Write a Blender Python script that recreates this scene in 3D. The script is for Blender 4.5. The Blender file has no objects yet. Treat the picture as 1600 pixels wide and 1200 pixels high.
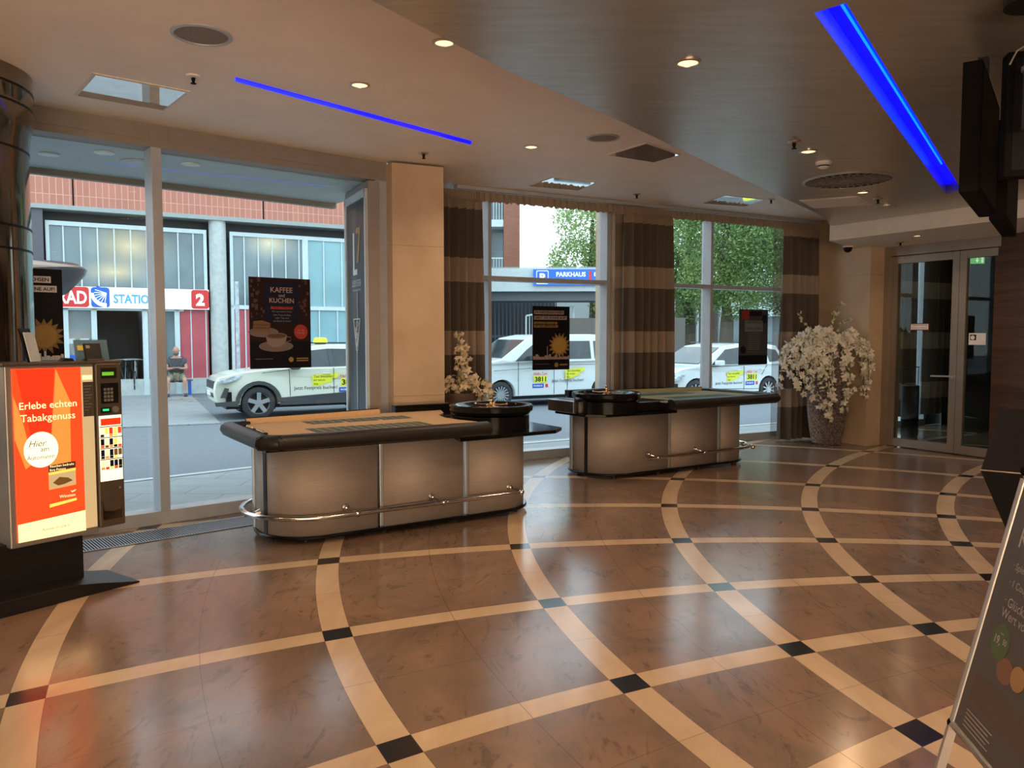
import bpy, bmesh, math, random
from mathutils import Vector, Matrix
random.seed(7)
sc = bpy.context.scene
R = math.radians
PI = math.pi
# ---------------------------------------------------------------- camera, world, exposure
F_PX, PITCH, EYE = 1230.38, 0.06183, 1.7
cd = bpy.data.cameras.new('camera'); cam = bpy.data.objects.new('camera', cd)
sc.collection.objects.link(cam); sc.camera = cam
cd.sensor_width = 36; cd.sensor_fit = 'HORIZONTAL'; cd.lens = F_PX/1600*36
cd.clip_start = .05; cd.clip_end = 400
cam.location = (0, 0, EYE); cam.rotation_euler = (PI/2-PITCH, 0, 0)
sc.view_settings.view_transform = 'Standard'; sc.view_settings.look = 'None'
sc.view_settings.exposure = 0.0; sc.view_settings.gamma = 1
w = bpy.data.worlds.new('overcast_sky'); sc.world = w; w.use_nodes = True
wn = w.node_tree.nodes; wl = w.node_tree.links
bg = wn['Background']; bg.inputs[1].default_value = 3.2
tc = wn.new('ShaderNodeTexCoord'); sx = wn.new('ShaderNodeSeparateXYZ'); cr = wn.new('ShaderNodeValToRGB')
wl.new(tc.outputs['Generated'], sx.inputs[0]); wl.new(sx.outputs['Z'], cr.inputs[0]); wl.new(cr.outputs[0], bg.inputs[0])
cr.color_ramp.elements[0].position = 0.0; cr.color_ramp.elements[0].color = (.84, .94, 1, 1)
cr.color_ramp.elements[1].position = .6; cr.color_ramp.elements[1].color = (.72, .88, 1, 1)
WARM = (1.0, .665, .39)
FIELD_W = 60.0
WALL_W = 620.0
LAMP_W = 62.0            # watts of one ceiling downlight
# ---------------------------------------------------------------- placing: pixel of the photo -> point of the place
_c, _s = math.cos(PITCH), math.sin(PITCH)
def ray(x, y):
    a = (x-800)/F_PX; b = (y-600)/F_PX
    return Vector((a, _c-b*_s, -_s-b*_c))
def fl(x, y, z=0.):
    d = ray(x, y); t = (z-EYE)/d.z
    return Vector((0, 0, EYE))+t*d
class Frame:            # a vertical plane in plan: origin, heading u (deg from +Y to +X); local +y points away
    def __init__(s, ox, oy, ang):
        s.o = Vector((ox, oy, 0)); s.a = R(ang); s.u = Vector((math.sin(s.a), math.cos(s.a), 0)); s.n = Vector((-s.u.y, s.u.x, 0)); s.rz = PI/2-s.a
    def hit(s, x, y, off=0.):   # local (x, z) where the pixel ray meets the plane at depth off
        d = ray(x, y); o = s.o+s.n*off
        t = (s.n.dot(o))/(s.n.dot(d)); p = Vector((0, 0, EYE))+t*d
        return (p-o).dot(s.u), p.z
    def w(s, x, y=0., z=0.): return s.o+s.u*x+s.n*y+Vector((0, 0, z))
LF = Frame(-3.117, 7.064, 49.2)
RF = Frame(.28, 10.74, 61.3)
DW = Frame(5.74, 12.17, 149.5)     # door wall: runs from the far end towards the camera, +y is behind the door
# ---------------------------------------------------------------- mesh helper
COL = sc.collection
class G:
    def __init__(s): s.b = bmesh.new(); s.mi = 0
    def v(s, p): return s.b.verts.new(p)
    def face(s, vs):
        try:
            f = s.b.faces.new(vs); f.material_index = s.mi; return f
        except ValueError: return None
    def poly(s, pts): return s.face([s.v(p) for p in pts])
    def box(s, x0, x1, y0, y1, z0, z1, M=None):
        P = [(x, y, z) for z in (z0, z1) for x, y in ((x0, y0), (x1, y0), (x1, y1), (x0, y1))]
        if M: P = [M @ Vector(p) for p in P]
        v = [s.v(p) for p in P]
        for i in ((3, 2, 1, 0), (4, 5, 6, 7), (0, 1, 5, 4), (1, 2, 6, 5), (2, 3, 7, 6), (3, 0, 4, 7)): s.face([v[k] for k in i])
        return s
    def bar(s, p0, p1, w, h, up=(0, 0, 1)):
        p0 = Vector(p0); p1 = Vector(p1); d = p1-p0; L = d.length; d.normalize(); up = Vector(up)
        x = d.cross(up)
        if x.length < 1e-4: x = d.cross(Vector((1, 0, 0)))
        x.normalize(); z = x.cross(d)
        v = [s.v(p+x*a*w/2+z*b*h/2) for p in (p0, p1) for a, b in ((-1, -1), (1, -1), (1, 1), (-1, 1))]
        for i in ((0, 1, 2, 3), (7, 6, 5, 4), (0, 4, 5, 1), (1, 5, 6, 2), (2, 6, 7, 3), (3, 7, 4, 0)): s.face([v[k] for k in i])
        return s
    def prism(s, pts, z0, z1):      # pts in xy
        a = [s.v((x, y, z0)) for x, y in pts]; b = [s.v((x, y, z1)) for x, y in pts]
        s.face(a[::-1]); s.face(b); n = len(pts)
        for i in range(n): s.face([a[i], a[(i+1) % n], b[(i+1) % n], b[i]])
        return s
    def slab(s, pts, y0, y1):       # pts in xz, extruded along y
        a = [s.v((x, y0, z)) for x, z in pts]; b = [s.v((x, y1, z)) for x, z in pts]
        s.face(a); s.face(b[::-1]); n = len(pts)
        for i in range(n): s.face([a[(i+1) % n], a[i], b[i], b[(i+1) % n]])
        return s
    def lathe(s, prof, c=(0, 0, 0), n=32, axis='z', a0=0., a1=2*PI):
        full = abs(a1-a0-2*PI) < 1e-6; m = n if full else n+1; rings = []
        for r, z in prof:
            rg = []
            for k in range(m):
                a = a0+(a1-a0)*k/n; x, y = r*math.cos(a), r*math.sin(a)
                p = (x, y, z) if axis == 'z' else ((x, z, y) if axis == 'y' else (z, x, y))
                rg.append(s.v((p[0]+c[0], p[1]+c[1], p[2]+c[2])))
            rings.append(rg)
        for A, B in zip(rings, rings[1:]):
            for k in range(n if full else n): s.face([A[k], A[(k+1) % m], B[(k+1) % m], B[k]])
        return rings
    def cyl(s, c, r, h, n=24, axis='z'):
        rg = s.lathe([(r, 0), (r, h)], c, n, axis); s.face(rg[0][::-1]); s.face(rg[1]); return s
    def tube(s, pts, r, n=10, closed=False, sec=None, caps=True):
        pts = [Vector(p) for p in pts]; N = len(pts); rings = []; up = Vector((0, 0, 1)); px = None
        for i, p in enumerate(pts):
            a = pts[(i-1) % N] if (i > 0 or closed) else p; b = pts[(i+1) % N] if (i < N-1 or closed) else p
            d = (b-a).normalized(); x = d.cross(up)
            if x.length < .02: x = px or Vector((1, 0, 0))
            x.normalize(); px = x; z = x.cross(d); rr = r[i] if isinstance(r, (list, tuple)) else r
            S = sec or [(math.cos(2*PI*k/n), math.sin(2*PI*k/n)) for k in range(n)]
            rings.append([s.v(p+x*u*rr+z*v*rr) for u, v in S])
        m = len(rings[0]); pr = list(zip(rings, rings[1:]))+([(rings[-1], rings[0])] if closed else [])
        for A, B in pr:
            for k in range(m): s.face([A[k], A[(k+1) % m], B[(k+1) % m], B[k]])
        if caps and not closed: s.face(rings[0][::-1]); s.face(rings[-1])
        return s
    def grid(s, rows):              # rows of points
        V = [[s.v(p) for p in r] for r in rows]
        for A, B in zip(V, V[1:]):
            for k in range(len(A)-1): s.face([A[k], A[k+1], B[k+1], B[k]])
        return V
    def ball(s, c, r, n=12, sz=1.):
        k = n//2; s.lathe([(max(1e-4, r*math.sin(PI*i/k)), -r*sz*math.cos(PI*i/k)) for i in range(k+1)], c, n); return s
    def build(s, name, mat, parent=None, smooth=35, bevel=0., M=None, sub=0, solid=0.):
        b = s.b; bmesh.ops.remove_doubles(b, verts=b.verts, dist=1e-5)
        bmesh.ops.recalc_face_normals(b, faces=b.faces)
        me = bpy.data.meshes.new(name); b.to_mesh(me); b.free()
        if M: me.transform(M)
        o = bpy.data.objects.new(name, me); COL.objects.link(o)
        for m in (mat if isinstance(mat, (list, tuple)) else [mat]): me.materials.append(m)
        if parent: o.parent = parent
        if smooth:
            for p in me.polygons: p.use_smooth = True
            try: me.set_sharp_from_angle(angle=R(smooth))
            except Exception: pass
        if solid: md = o.modifiers.new('t', 'SOLIDIFY'); md.thickness = solid; md.offset = 0
        if bevel: md = o.modifiers.new('b', 'BEVEL'); md.width = bevel; md.segments = 2; md.limit_method = 'ANGLE'; md.angle_limit = R(40)
        if sub: md = o.modifiers.new('s', 'SUBSURF'); md.levels = sub; md.render_levels = sub
        return o
def tag(o, label, cat=None, group=None, kind=None):
    if label: o['label'] = label
    if cat: o['category'] = cat
    if group: o['group'] = group
    if kind: o['kind'] = kind
    return o
def thing(name, label, cat, loc=(0, 0, 0), rz=0., group=None, kind=None):
    o = bpy.data.objects.new(name, None); COL.objects.link(o); o.empty_display_size = .2
    o.location = loc; o.rotation_euler = (0, 0, rz)
    return tag(o, label, cat, group, kind)
def struct(o, label=None, cat='building part'):
    o['kind'] = 'structure'
    if label: o['label'] = label; o['category'] = cat
    return o
def copy_tree(o, parent=None):
    c = o.copy(); COL.objects.link(c)
    if parent: c.parent = parent
    for ch in list(o.children): copy_tree(ch, c)
    return c
_dg = None
def text(s, mat, parent, x, z, y=-.002, w=None, h=None, size=.1, align='CENTER', bold=0., shear=0., name='lettering', M=None, label=None, flip=False):
    cu = bpy.data.curves.new('t', 'FONT'); cu.body = s; cu.size = 1; cu.align_x = 'LEFT'; cu.offset = bold; cu.shear = shear; cu.resolution_u = 3
    to = bpy.data.objects.new('t', cu); COL.objects.link(to); bpy.context.view_layer.update()
    dg = bpy.context.evaluated_depsgraph_get()
    me = bpy.data.meshes.new_from_object(to.evaluated_get(dg)); bpy.data.objects.remove(to); bpy.data.curves.remove(cu)
    xs = [v.co.x for v in me.vertices]; ys = [v.co.y for v in me.vertices]
    x0, x1, y0, y1 = min(xs), max(xs), min(ys), max(ys)
    kx = ky = size
    if w: kx = ky = w/(x1-x0)
    if h: ky = h/(y1-y0); kx = kx if w else ky
    ox = {'CENTER': (x0+x1)/2, 'LEFT': x0, 'RIGHT': x1}[align]
    for v in me.vertices: v.co = Vector((x+(v.co.x-ox)*kx, y, z+(v.co.y-y0)*ky))
    me.materials.clear(); me.materials.append(mat); me.name = name
    if M: me.transform(M)
    o = bpy.data.objects.new(name, me); COL.objects.link(o); o.parent = parent
    if label: o['label'] = label
    return o
def panel(name, mat, parent, x0, x1, z0, z1, y=0., t=.004, label=None, bevel=0.):
    o = G().box(x0, x1, y-t, y, z0, z1).build(name, mat, parent, smooth=0, bevel=bevel)
    if label: o['label'] = label
    return o
def arc(cx, cy, r, a0, a1, n=10): return [(cx+r*math.cos(R(a0+(a1-a0)*k/n)), cy+r*math.sin(R(a0+(a1-a0)*k/n))) for k in range(n+1)]
def rrect(x0, x1, y0, y1, r, n=6):
    return arc(x1-r, y1-r, r, 0, 90, n)+arc(x0+r, y1-r, r, 90, 180, n)+arc(x0+r, y0+r, r, 180, 270, n)+arc(x1-r, y0+r, r, 270, 360, n)
# ---------------------------------------------------------------- materials
def mat(name, col, rough=.5, metal=0., emit=None, es=1., noise=0., nscale=8., stretch=(1, 1, 1), bump=0., spec=.5, coat=0., trans=0., col2=None, alpha=1., obj=True, bscale=None):
    m = bpy.data.materials.new(name); m.use_nodes = True; nt = m.node_tree; N = nt.nodes; L = nt.links; b = N['Principled BSDF']
    b.inputs['Base Color'].default_value = (*col, 1); b.inputs['Roughness'].default_value = rough; b.inputs['Metallic'].default_value = metal
    b.inputs['Specular IOR Level'].default_value = spec
    if coat: b.inputs['Coat Weight'].default_value = coat; b.inputs['Coat Roughness'].default_value = .05
    if trans: b.inputs['Transmission Weight'].default_value = trans
    if alpha < 1: b.inputs['Alpha'].default_value = alpha
    if emit: b.inputs['Emission Color'].default_value = (*emit, 1); b.inputs['Emission Strength'].default_value = es
    noise = noise or .04
    t = N.new('ShaderNodeTexCoord'); mp = N.new('ShaderNodeMapping'); mp.inputs['Scale'].default_value = stretch
    no = N.new('ShaderNodeTexNoise'); no.inputs['Scale'].default_value = nscale; no.inputs['Detail'].default_value = 4
    L.new(t.outputs['Object'], mp.inputs[0]); L.new(mp.outputs[0], no.inputs['Vector'])
    r = N.new('ShaderNodeValToRGB'); L.new(no.outputs['Fac'], r.inputs[0])
    c2 = col2 or tuple(min(1, c*(1+noise)) for c in col); c1 = col if col2 else tuple(c*(1-noise) for c in col)
    r.color_ramp.elements[0].position = .35; r.color_ramp.elements[1].position = .65
    r.color_ramp.elements[0].color = (*c1, 1); r.color_ramp.elements[1].color = (*c2, 1)
    L.new(r.outputs[0], b.inputs['Base Color'])
    if bump:
        bp = N.new('ShaderNodeBump'); bp.inputs['Strength'].default_value = bump; bp.inputs['Distance'].default_value = .01
        if bscale:
            n2 = N.new('ShaderNodeTexNoise'); n2.inputs['Scale'].default_value = bscale; L.new(mp.outputs[0], n2.inputs['Vector']); L.new(n2.outputs['Fac'], bp.inputs['Height'])
        else: L.new(no.outputs['Fac'], bp.inputs['Height'])
        L.new(bp.outputs[0], b.inputs['Normal'])
    return m
def glassmat(name, tint=(1, 1, 1), ior=1.45, rough=0.):
    m = bpy.data.materials.new(name); m.use_nodes = True; nt = m.node_tree; N = nt.nodes; L = nt.links; N.clear()
    o = N.new('ShaderNodeOutputMaterial'); mx = N.new('ShaderNodeMixShader'); fr = N.new('ShaderNodeFresnel')
    gm = N.new('ShaderNodeNewGeometry'); mr = N.new('ShaderNodeMapRange'); mr.inputs[3].default_value = ior; mr.inputs[4].default_value = 1/ior; L.new(gm.outputs['Backfacing'], mr.inputs[0]); L.new(mr.outputs[0], fr.inputs[0])
    t = N.new('ShaderNodeBsdfTransparent'); t.inputs[0].default_value = (*tint, 1); g = N.new('ShaderNodeBsdfGlossy'); g.inputs['Roughness'].default_value = rough
    L.new(fr.outputs[0], mx.inputs[0]); L.new(t.outputs[0], mx.inputs[1]); L.new(g.outputs[0], mx.inputs[2]); L.new(mx.outputs[0], o.inputs[0])
    return m
class X:                 # tiny expression helper for math nodes
    nt = None
    def __init__(s, sock): s.s = sock
    @staticmethod
    def op(o, *a):
        n = X.nt.nodes.new('ShaderNodeMath'); n.operation = o
        for i, v in enumerate(a):
            if isinstance(v, X): X.nt.links.new(v.s, n.inputs[i])
            else: n.inputs[i].default_value = v
        return X(n.outputs[0])
    def __add__(s, o): return X.op('ADD', s, o)
    def __sub__(s, o): return X.op('SUBTRACT', s, o)
    def __rsub__(s, o): return X.op('SUBTRACT', o, s)
    def __mul__(s, o): return X.op('MULTIPLY', s, o)
    def __truediv__(s, o): return X.op('DIVIDE', s, o)
    __radd__ = __add__; __rmul__ = __mul__
def mixc(nt, f, a, b):
    n = nt.nodes.new('ShaderNodeMix'); n.data_type = 'RGBA'
    for i, v in ((0, f), (6, a), (7, b)):
        if isinstance(v, X): nt.links.new(v.s, n.inputs[i])
        elif hasattr(v, 'is_linked'): nt.links.new(v, n.inputs[i])
        elif isinstance(v, tuple): n.inputs[i].default_value = (*v, 1)
        else: n.inputs[i].default_value = v
    return n.outputs[2]
def tex(nt, kind, vec, scale, detail=5, rough=.6, dist=0., stretch=None):
    mp = nt.nodes.new('ShaderNodeMapping'); nt.links.new(vec, mp.inputs[0])
    if stretch: mp.inputs['Scale'].default_value = stretch[:3]; mp.inputs['Rotation'].default_value = (0, 0, stretch[3] if len(stretch) > 3 else 0)
    n = nt.nodes.new('ShaderNodeTex'+kind); n.inputs['Scale'].default_value = scale
    if kind == 'Noise': n.inputs['Detail'].default_value = detail; n.inputs['Roughness'].default_value = rough; n.inputs['Distortion'].default_value = dist
    nt.links.new(mp.outputs[0], n.inputs['Vector']); return X(n.outputs[0])
def ramp(nt, x, stops):
    r = nt.nodes.new('ShaderNodeValToRGB'); nt.links.new(x.s, r.inputs[0]); e = r.color_ramp.elements
    while len(e) < len(stops): e.new(.5)
    for k, (p, c) in enumerate(stops): e[k].position = p; e[k].color = (*c, 1)
    return r.outputs[0]
def floor_material():
    m = bpy.data.materials.new('marble_floor'); m.use_nodes = True; nt = m.node_tree; X.nt = nt; b = nt.nodes['Principled BSDF']
    geo = nt.nodes.new('ShaderNodeNewGeometry'); sp = nt.nodes.new('ShaderNodeSeparateXYZ'); nt.links.new(geo.outputs['Position'], sp.inputs[0])
    x = X(sp.outputs[0])-6.622; y = X(sp.outputs[1])-1.298
    rho, RR, D = 6.676, 10.054, PI/12
    r = X.op('SQRT', x*x+y*y); ph = X.op('ARCTAN2', y, x)
    cs = (r*r+(rho*rho-RR*RR))/(r*(2*rho)); th = X.op('ARCCOSINE', X.op('MAXIMUM', X.op('MINIMUM', cs, .9999), -.9999))
    g = r*X.op('SINE', th)*(rho/RR*D)
    def fam(t):            # distances in metres to the nearest arc and to the arcs half-way between
        rd = X.op('ROUND', t, 0.); d1 = X.op('ABSOLUTE', t-rd)*g
        t2 = t+.5; d2 = X.op('ABSOLUTE', t2-X.op('ROUND', t2, 0.))*g
        return d1, d2, rd
    a1, a2, ra = fam((1.5479-ph+th)/D)
    b1, b2, rb = fam((ph+th+2.5817)/D)
    lt = lambda v, k: X.op('LESS_THAN', v, k)
    A = lt(a1, .079); B = lt(b1, .079); mx = lambda p, q: X.op('MAXIMUM', p, q)
    joint = mx(mx(lt(a2, .0022), lt(b2, .0018)), mx(lt(X.op('ABSOLUTE', a1-.079), .0017), lt(X.op('ABSOLUTE', b1-.079), .0017)))
    P = geo.outputs['Position']
    n1 = tex(nt, 'Noise', P, 1.9, 8, .62, 1.2, (1, .55, 1, .5)); n2 = tex(nt, 'Noise', P, 6.5, 10, .7, 2.2, (1, .35, 1, .5)); n3 = tex(nt, 'Noise', P, .5, 3, .5)
    n4 = tex(nt, 'Noise', P, 11, 8, .75, 1.5, (1, .3, 1, .45))
    base = ramp(nt, n1, [(.30, (.135, .088, .060)), (.46, (.205, .132, .088)), (.60, (.27, .158, .100)), (.74, (.24, .175, .13))])
    base = mixc(nt, X.op('MULTIPLY', n3, .5), base, (.21, .165, .13))
    vein = ramp(nt, n2, [(.36, (1, 1, 1)), (.44, (0, 0, 0))]); vs = X(vein)
    base = mixc(nt, vs*.55, base, (.075, .052, .045))
    v2 = X(ramp(nt, n4, [(.60, (0, 0, 0)), (.70, (1, 1, 1))])); base = mixc(nt, v2*.45, base, (.34, .19, .12))
    cn = tex(nt, 'Noise', P, 3.2, 6, .6, .8, (1, .25, 1, .55)); cream = ramp(nt, cn, [(.3, (.52, .375, .235)), (.7, (.66, .50, .33))])
    cseg = X.op('FRACT', (ra*12.9898+X.op('FLOOR', (ph+th+2.5817)/(D/2.)+0.)*4.1414)*.37)
    cream = mixc(nt, cseg*.18, cream, (.45, .31, .19))
    col = mixc(nt, mx(A, B), base, cream)
    col = mixc(nt, A*B, col, (.012, .012, .014))
    col = mixc(nt, joint*.55, col, (.07, .04, .03))
    nt.links.new(col, b.inputs['Base Color'])
    rn = tex(nt, 'Noise', P, 4, 4); rg = rn*.10+.13; nt.links.new(rg.s, b.inputs['Roughness'])
    b.inputs['Specular IOR Level'].default_value = .5
    return m
def curtain_material():
    m = bpy.data.materials.new('striped_curtain'); m.use_nodes = True; nt = m.node_tree; X.nt = nt; b = nt.nodes['Principled BSDF']
    geo = nt.nodes.new('ShaderNodeNewGeometry'); sp = nt.nodes.new('ShaderNodeSeparateXYZ'); nt.links.new(geo.outputs['Position'], sp.inputs[0])
    f = X.op('FRACT', (X(sp.outputs[2])-.85)/.905+5); dark = X.op('LESS_THAN', f, .67)
    n = tex(nt, 'Noise', geo.outputs['Position'], 90, 2, .5, 0, (1, 1, .15))
    lite = mixc(nt, n, (.25, .175, .12), (.33, .24, .17)); dk = mixc(nt, n, (.075, .050, .034), (.105, .073, .052))
    c = mixc(nt, dark, lite, dk); nt.links.new(c, b.inputs['Base Color']); b.inputs['Roughness'].default_value = .75
    b.inputs['Sheen Weight'].default_value = .2
    o = [n for n in nt.nodes if n.type == 'OUTPUT_MATERIAL'][0]; t = nt.nodes.new('ShaderNodeBsdfTranslucent'); nt.links.new(c, t.inputs[0])
    ms = nt.nodes.new('ShaderNodeMixShader'); ms.inputs[0].default_value = .14; nt.links.new(b.outputs[0], ms.inputs[1]); nt.links.new(t.outputs[0], ms.inputs[2]); nt.links.new(ms.outputs[0], o.inputs[0])
    return m
def lining_material():
    m = M_curtain.copy(); m.name = 'sheer_lining'; nt = m.node_tree; o = [n for n in nt.nodes if n.type == 'OUTPUT_MATERIAL'][0]; src = o.inputs[0].links[0].from_socket
    t = nt.nodes.new('ShaderNodeBsdfTransparent'); ms = nt.nodes.new('ShaderNodeMixShader'); ms.inputs[0].default_value = .5
    nt.links.new(src, ms.inputs[1]); nt.links.new(t.outputs[0], ms.inputs[2]); nt.links.new(ms.outputs[0], o.inputs[0]); return m
def tile_material(name, cols, bw, bh, mortar, msize=.02, rough=.8, off=0., rot=None, frame='Object', mscale=1.):
    m = bpy.data.materials.new(name); m.use_nodes = True; nt = m.node_tree; b = nt.nodes['Principled BSDF']; N = nt.nodes; L = nt.links
    t = N.new('ShaderNodeTexCoord'); mp = N.new('ShaderNodeMapping'); L.new(t.outputs[frame], mp.inputs[0])
    if rot: mp.inputs['Rotation'].default_value = rot
    k = N.new('ShaderNodeTexBrick'); L.new(mp.outputs[0], k.inputs['Vector']); k.offset = off
    k.inputs['Color1'].default_value = (*cols[0], 1); k.inputs['Color2'].default_value = (*cols[1], 1); k.inputs['Mortar'].default_value = (*mortar, 1)
    k.inputs['Scale'].default_value = 1; k.inputs['Brick Width'].default_value = bw; k.inputs['Row Height'].default_value = bh; k.inputs['Mortar Size'].default_value = msize
    X.nt = nt; n = tex(nt, 'Noise', t.outputs[frame], 1.5, 6); c = mixc(nt, n*.35, k.outputs[0], tuple(v*.6 for v in cols[0]))
    L.new(c, b.inputs['Base Color']); b.inputs['Roughness'].default_value = rough
    return m
def wood_material(name, c1, c2, scale=14, rough=.4, axis=(1, 1, 30)):
    m = bpy.data.materials.new(name); m.use_nodes = True; nt = m.node_tree; X.nt = nt; b = nt.nodes['Principled BSDF']
    t = nt.nodes.new('ShaderNodeTexCoord'); n = tex(nt, 'Noise', t.outputs['Object'], scale/10, 8, .6, .4, axis)
    nt.links.new(ramp(nt, n, [(.35, c1), (.65, c2)]), b.inputs['Base Color']); b.inputs['Roughness'].default_value = rough
    return m
M_curtain = curtain_material()
M = dict(
    floor=floor_material(), curtain=M_curtain, lining=lining_material(),
    ceil=mat('warm_ceiling_paint', (.86, .76, .66), .55, noise=.03, nscale=2),
    grey=mat('grey_lacquer_ceiling', (.52, .49, .44), .33, metal=.75, noise=.08, nscale=3, stretch=(1, 6, 1), spec=.8),
    white=mat('soffit_white', (.74, .68, .61), .6), mirror=mat('mirror_panel', (.80, .80, .80), .03, metal=.85),
    frame=mat('window_frame_grey', (.42, .44, .47), .4, metal=.2), header=mat('header_taupe', (.25, .215, .19), .5),
    stone=mat('beige_limestone', (.47, .34, .215), .45, noise=.12, nscale=2.2, col2=(.55, .42, .285)),
    stonejoint=mat('stone_joint', (.20, .15, .11), .8), glass=glassmat('window_glass', (.93, .97, .97)), dglass=glassmat('door_glass', (.80, .84, .82), 1.28),
    blue=mat('blue_light_strip', (.01, .01, .4), .4, emit=(.0, .0, 1), es=2.4), bluew=mat('blue_light_glow', (.02, .1, .5), .4, emit=(.0, .15, 1), es=2.6),
    lamp=mat('lamp_warm', (1, .8, .5), .4, emit=(1, .68, .38), es=1.7), chrome=mat('chrome', (.72, .70, .67), .14, metal=1), satin=mat('satin_ring', (.55, .47, .40), .3, metal=.9),
    dark=mat('dark_slot', (.006, .006, .006), .7, spec=.1), black=mat('black_plastic', (.011, .010, .010), .4, spec=.3), gloss=mat('black_lacquer', (.006, .006, .006), .15, spec=.2),
    leather=mat('black_leather', (.014, .012, .011), .42, spec=.3, bump=.15, nscale=60, noise=.2), steel=mat('brushed_steel', (.43, .365, .32), .72, metal=.5, spec=.3, noise=.06, nscale=6, stretch=(1, 1, 40)),
    post=mat('aluminium_post', (.52, .55, .57), .4, metal=.7), felt=mat('beige_felt', (.56, .37, .19), .9, noise=.05, nscale=40), feltg=mat('green_beige_felt', (.30, .29, .17), .9, noise=.05, nscale=40),
    green=mat('layout_green', (.05, .10, .085), .85), gold=mat('brass', (.70, .47, .24), .2, metal=1), red=mat('red_pocket', (.35, .01, .01), .3),
    grille=mat('steel_grille', (.42, .45, .48), .35, metal=.8), leafgreen=mat('stem_green', (.16, .20, .07), .7), petal=mat('orchid_petal', (.70, .65, .54), .6, col2=(.80, .76, .66)),
    petalw=mat('orchid_petal_cream', (.62, .50, .33), .6, col2=(.72, .60, .42)), vase=mat('woven_vase', (.03, .02, .018), .5, noise=.5, nscale=55, stretch=(1, 1, .6), col2=(.34, .27, .23)),
    planter=mat('brown_planter', (.10, .065, .045), .5), wood=wood_material('zebrano_panel', (.045, .020, .012), (.105, .048, .024), 10, .35, (.6, .6, 16)), brownwall=mat('dark_brown_wall', (.035, .026, .02), .6),
    bronze=mat('polished_bronze', (.30, .25, .19), .10, metal=1), poster=mat('poster_black', (.006, .006, .009), .45, spec=.15), white2=mat('white_paint', (.80, .80, .80), .5), pink=mat('poster_pink_text', (.32, .235, .22), .5),
    ptan=mat('poster_gold', (.26, .15, .035), .5), pred=mat('poster_red', (.27, .022, .014), .5), pmaroon=mat('poster_maroon', (.018, .008, .009), .5, spec=.15), pnavy=mat('poster_navy', (.008, .010, .026), .5, spec=.15),
    porc=mat('poster_porcelain', (.13, .10, .095), .5), coffee=mat('poster_coffee', (.075, .032, .012), .5), cake=mat('poster_cake', (.14, .08, .035), .5),
)
# ================================================================ THE SETTING
ZC, ZG, ZS = 3.543, 3.24, 3.035       # warm ceiling, grey ceiling, soffit over the door
lx = lambda px, y=520: LF.hit(px, y)[0]
rx = lambda px, y=520: RF.hit(px, y)[0]
RL, RRr = rx(640), 6.1
# floor slab of the room and the vestibule
A0 = LF.w(-4.2, -.02); A1 = LF.w(lx(606), -.02); B0 = RF.w(RL, -.02); B1 = RF.w(9.5, -.02)
fpts = [(-8, -6), (11, -6), (11, 9), (B1.x, B1.y), (B0.x, B0.y), (A1.x, A1.y), (A0.x, A0.y), (-8, 4.4)]
struct(G().prism(fpts, -.03, 0).build('floor', M['floor'], smooth=0), 'brown marbled stone floor with curving cream bands and black squares', 'floor')
M['paving'] = tile_material('paving_slabs', ((.30, .31, .315), (.265, .28, .285)), .9, .45, (.16, .17, .175), .008, .85, .5)
M['asphalt'] = mat('asphalt', (.155, .17, .19), .85, noise=.12, nscale=30)
M['kerb'] = mat('kerb_stone', (.44, .45, .45), .8)
gd = thing('street_ground', 'grey asphalt street outside the windows', 'street', kind='structure')
G().box(-60, 90, -3, 120, -.12, -.06).build('roadway', M['asphalt'], gd, 0)
# near pavement runs along the facade, far pavement wraps the opposite corner
near = [LF.w(-9, .0), LF.w(lx(602), .0), RF.w(RL, .0), RF.w(14, .0)]
n2 = [RF.w(14, 1.9), RF.w(RL+.8, 1.9), LF.w(lx(602)+.6, 2.55), LF.w(-9, 2.55)]
pv = struct(G().prism([(p.x, p.y) for p in near+n2], -.10, -.035).build('pavement_near', M['paving'], smooth=0), 'pale slab pavement directly outside the windows', 'pavement')
pk = struct(G().bar(LF.w(-9, 2.6, -.07), LF.w(lx(602)+.6, 2.6, -.07), .12, .09).bar(LF.w(lx(602)+.6, 2.6, -.07), RF.w(14, 1.95, -.07), .12, .09).build('kerb', M['kerb'], smooth=0), 'kerb stones along the near pavement', 'kerb')
fw = [fl(345, 662, -.05), fl(292, 612, -.05), Vector((-4, 31, 0)), Vector((-30, 20, 0)), Vector((-26, 6, 0)), fl(60, 674, -.05)]
struct(G().prism([(p.x, p.y) for p in fw], -.10, -.035).build('pavement_far', M['paving'], smooth=0), 'grey slab pavement in front of the bicycle station', 'pavement')
# ceilings
edge = [(-4.6, -3.6), (-2.9, -.3), (-1.75, 1.85), (-1.0, 3.13), (-.645, 3.73), (-.356, 4.19), (0, 4.73), (.42, 5.29), (.96, 6.03), (1.69, 7.06), (2.73, 8.52), (3.95, 10.22), (4.45, 11.15)]
def catmull(P, n=6):
    P = [Vector((*p, 0)) if len(p) == 2 else Vector(p) for p in P]; o = []
    for i in range(len(P)-1):
        p0, p1, p2, p3 = P[max(0, i-1)], P[i], P[i+1], P[min(len(P)-1, i+2)]
        for k in range(n):
            t = k/n; o.append(.5*((2*p1)+(p2-p0)*t+(2*p0-5*p1+4*p2-p3)*t*t+(3*p1-p0-3*p2+p3)*t**3))
    o.append(P[-1]); return o
ed = [(p.x, p.y) for p in catmull(edge)]
struct(G().prism(fpts, ZC, ZC+.12).build('ceiling', M['ceil'], smooth=0), 'warm beige upper ceiling along the windows', 'ceiling')
far = RF.w(5.05, -.0)
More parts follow.
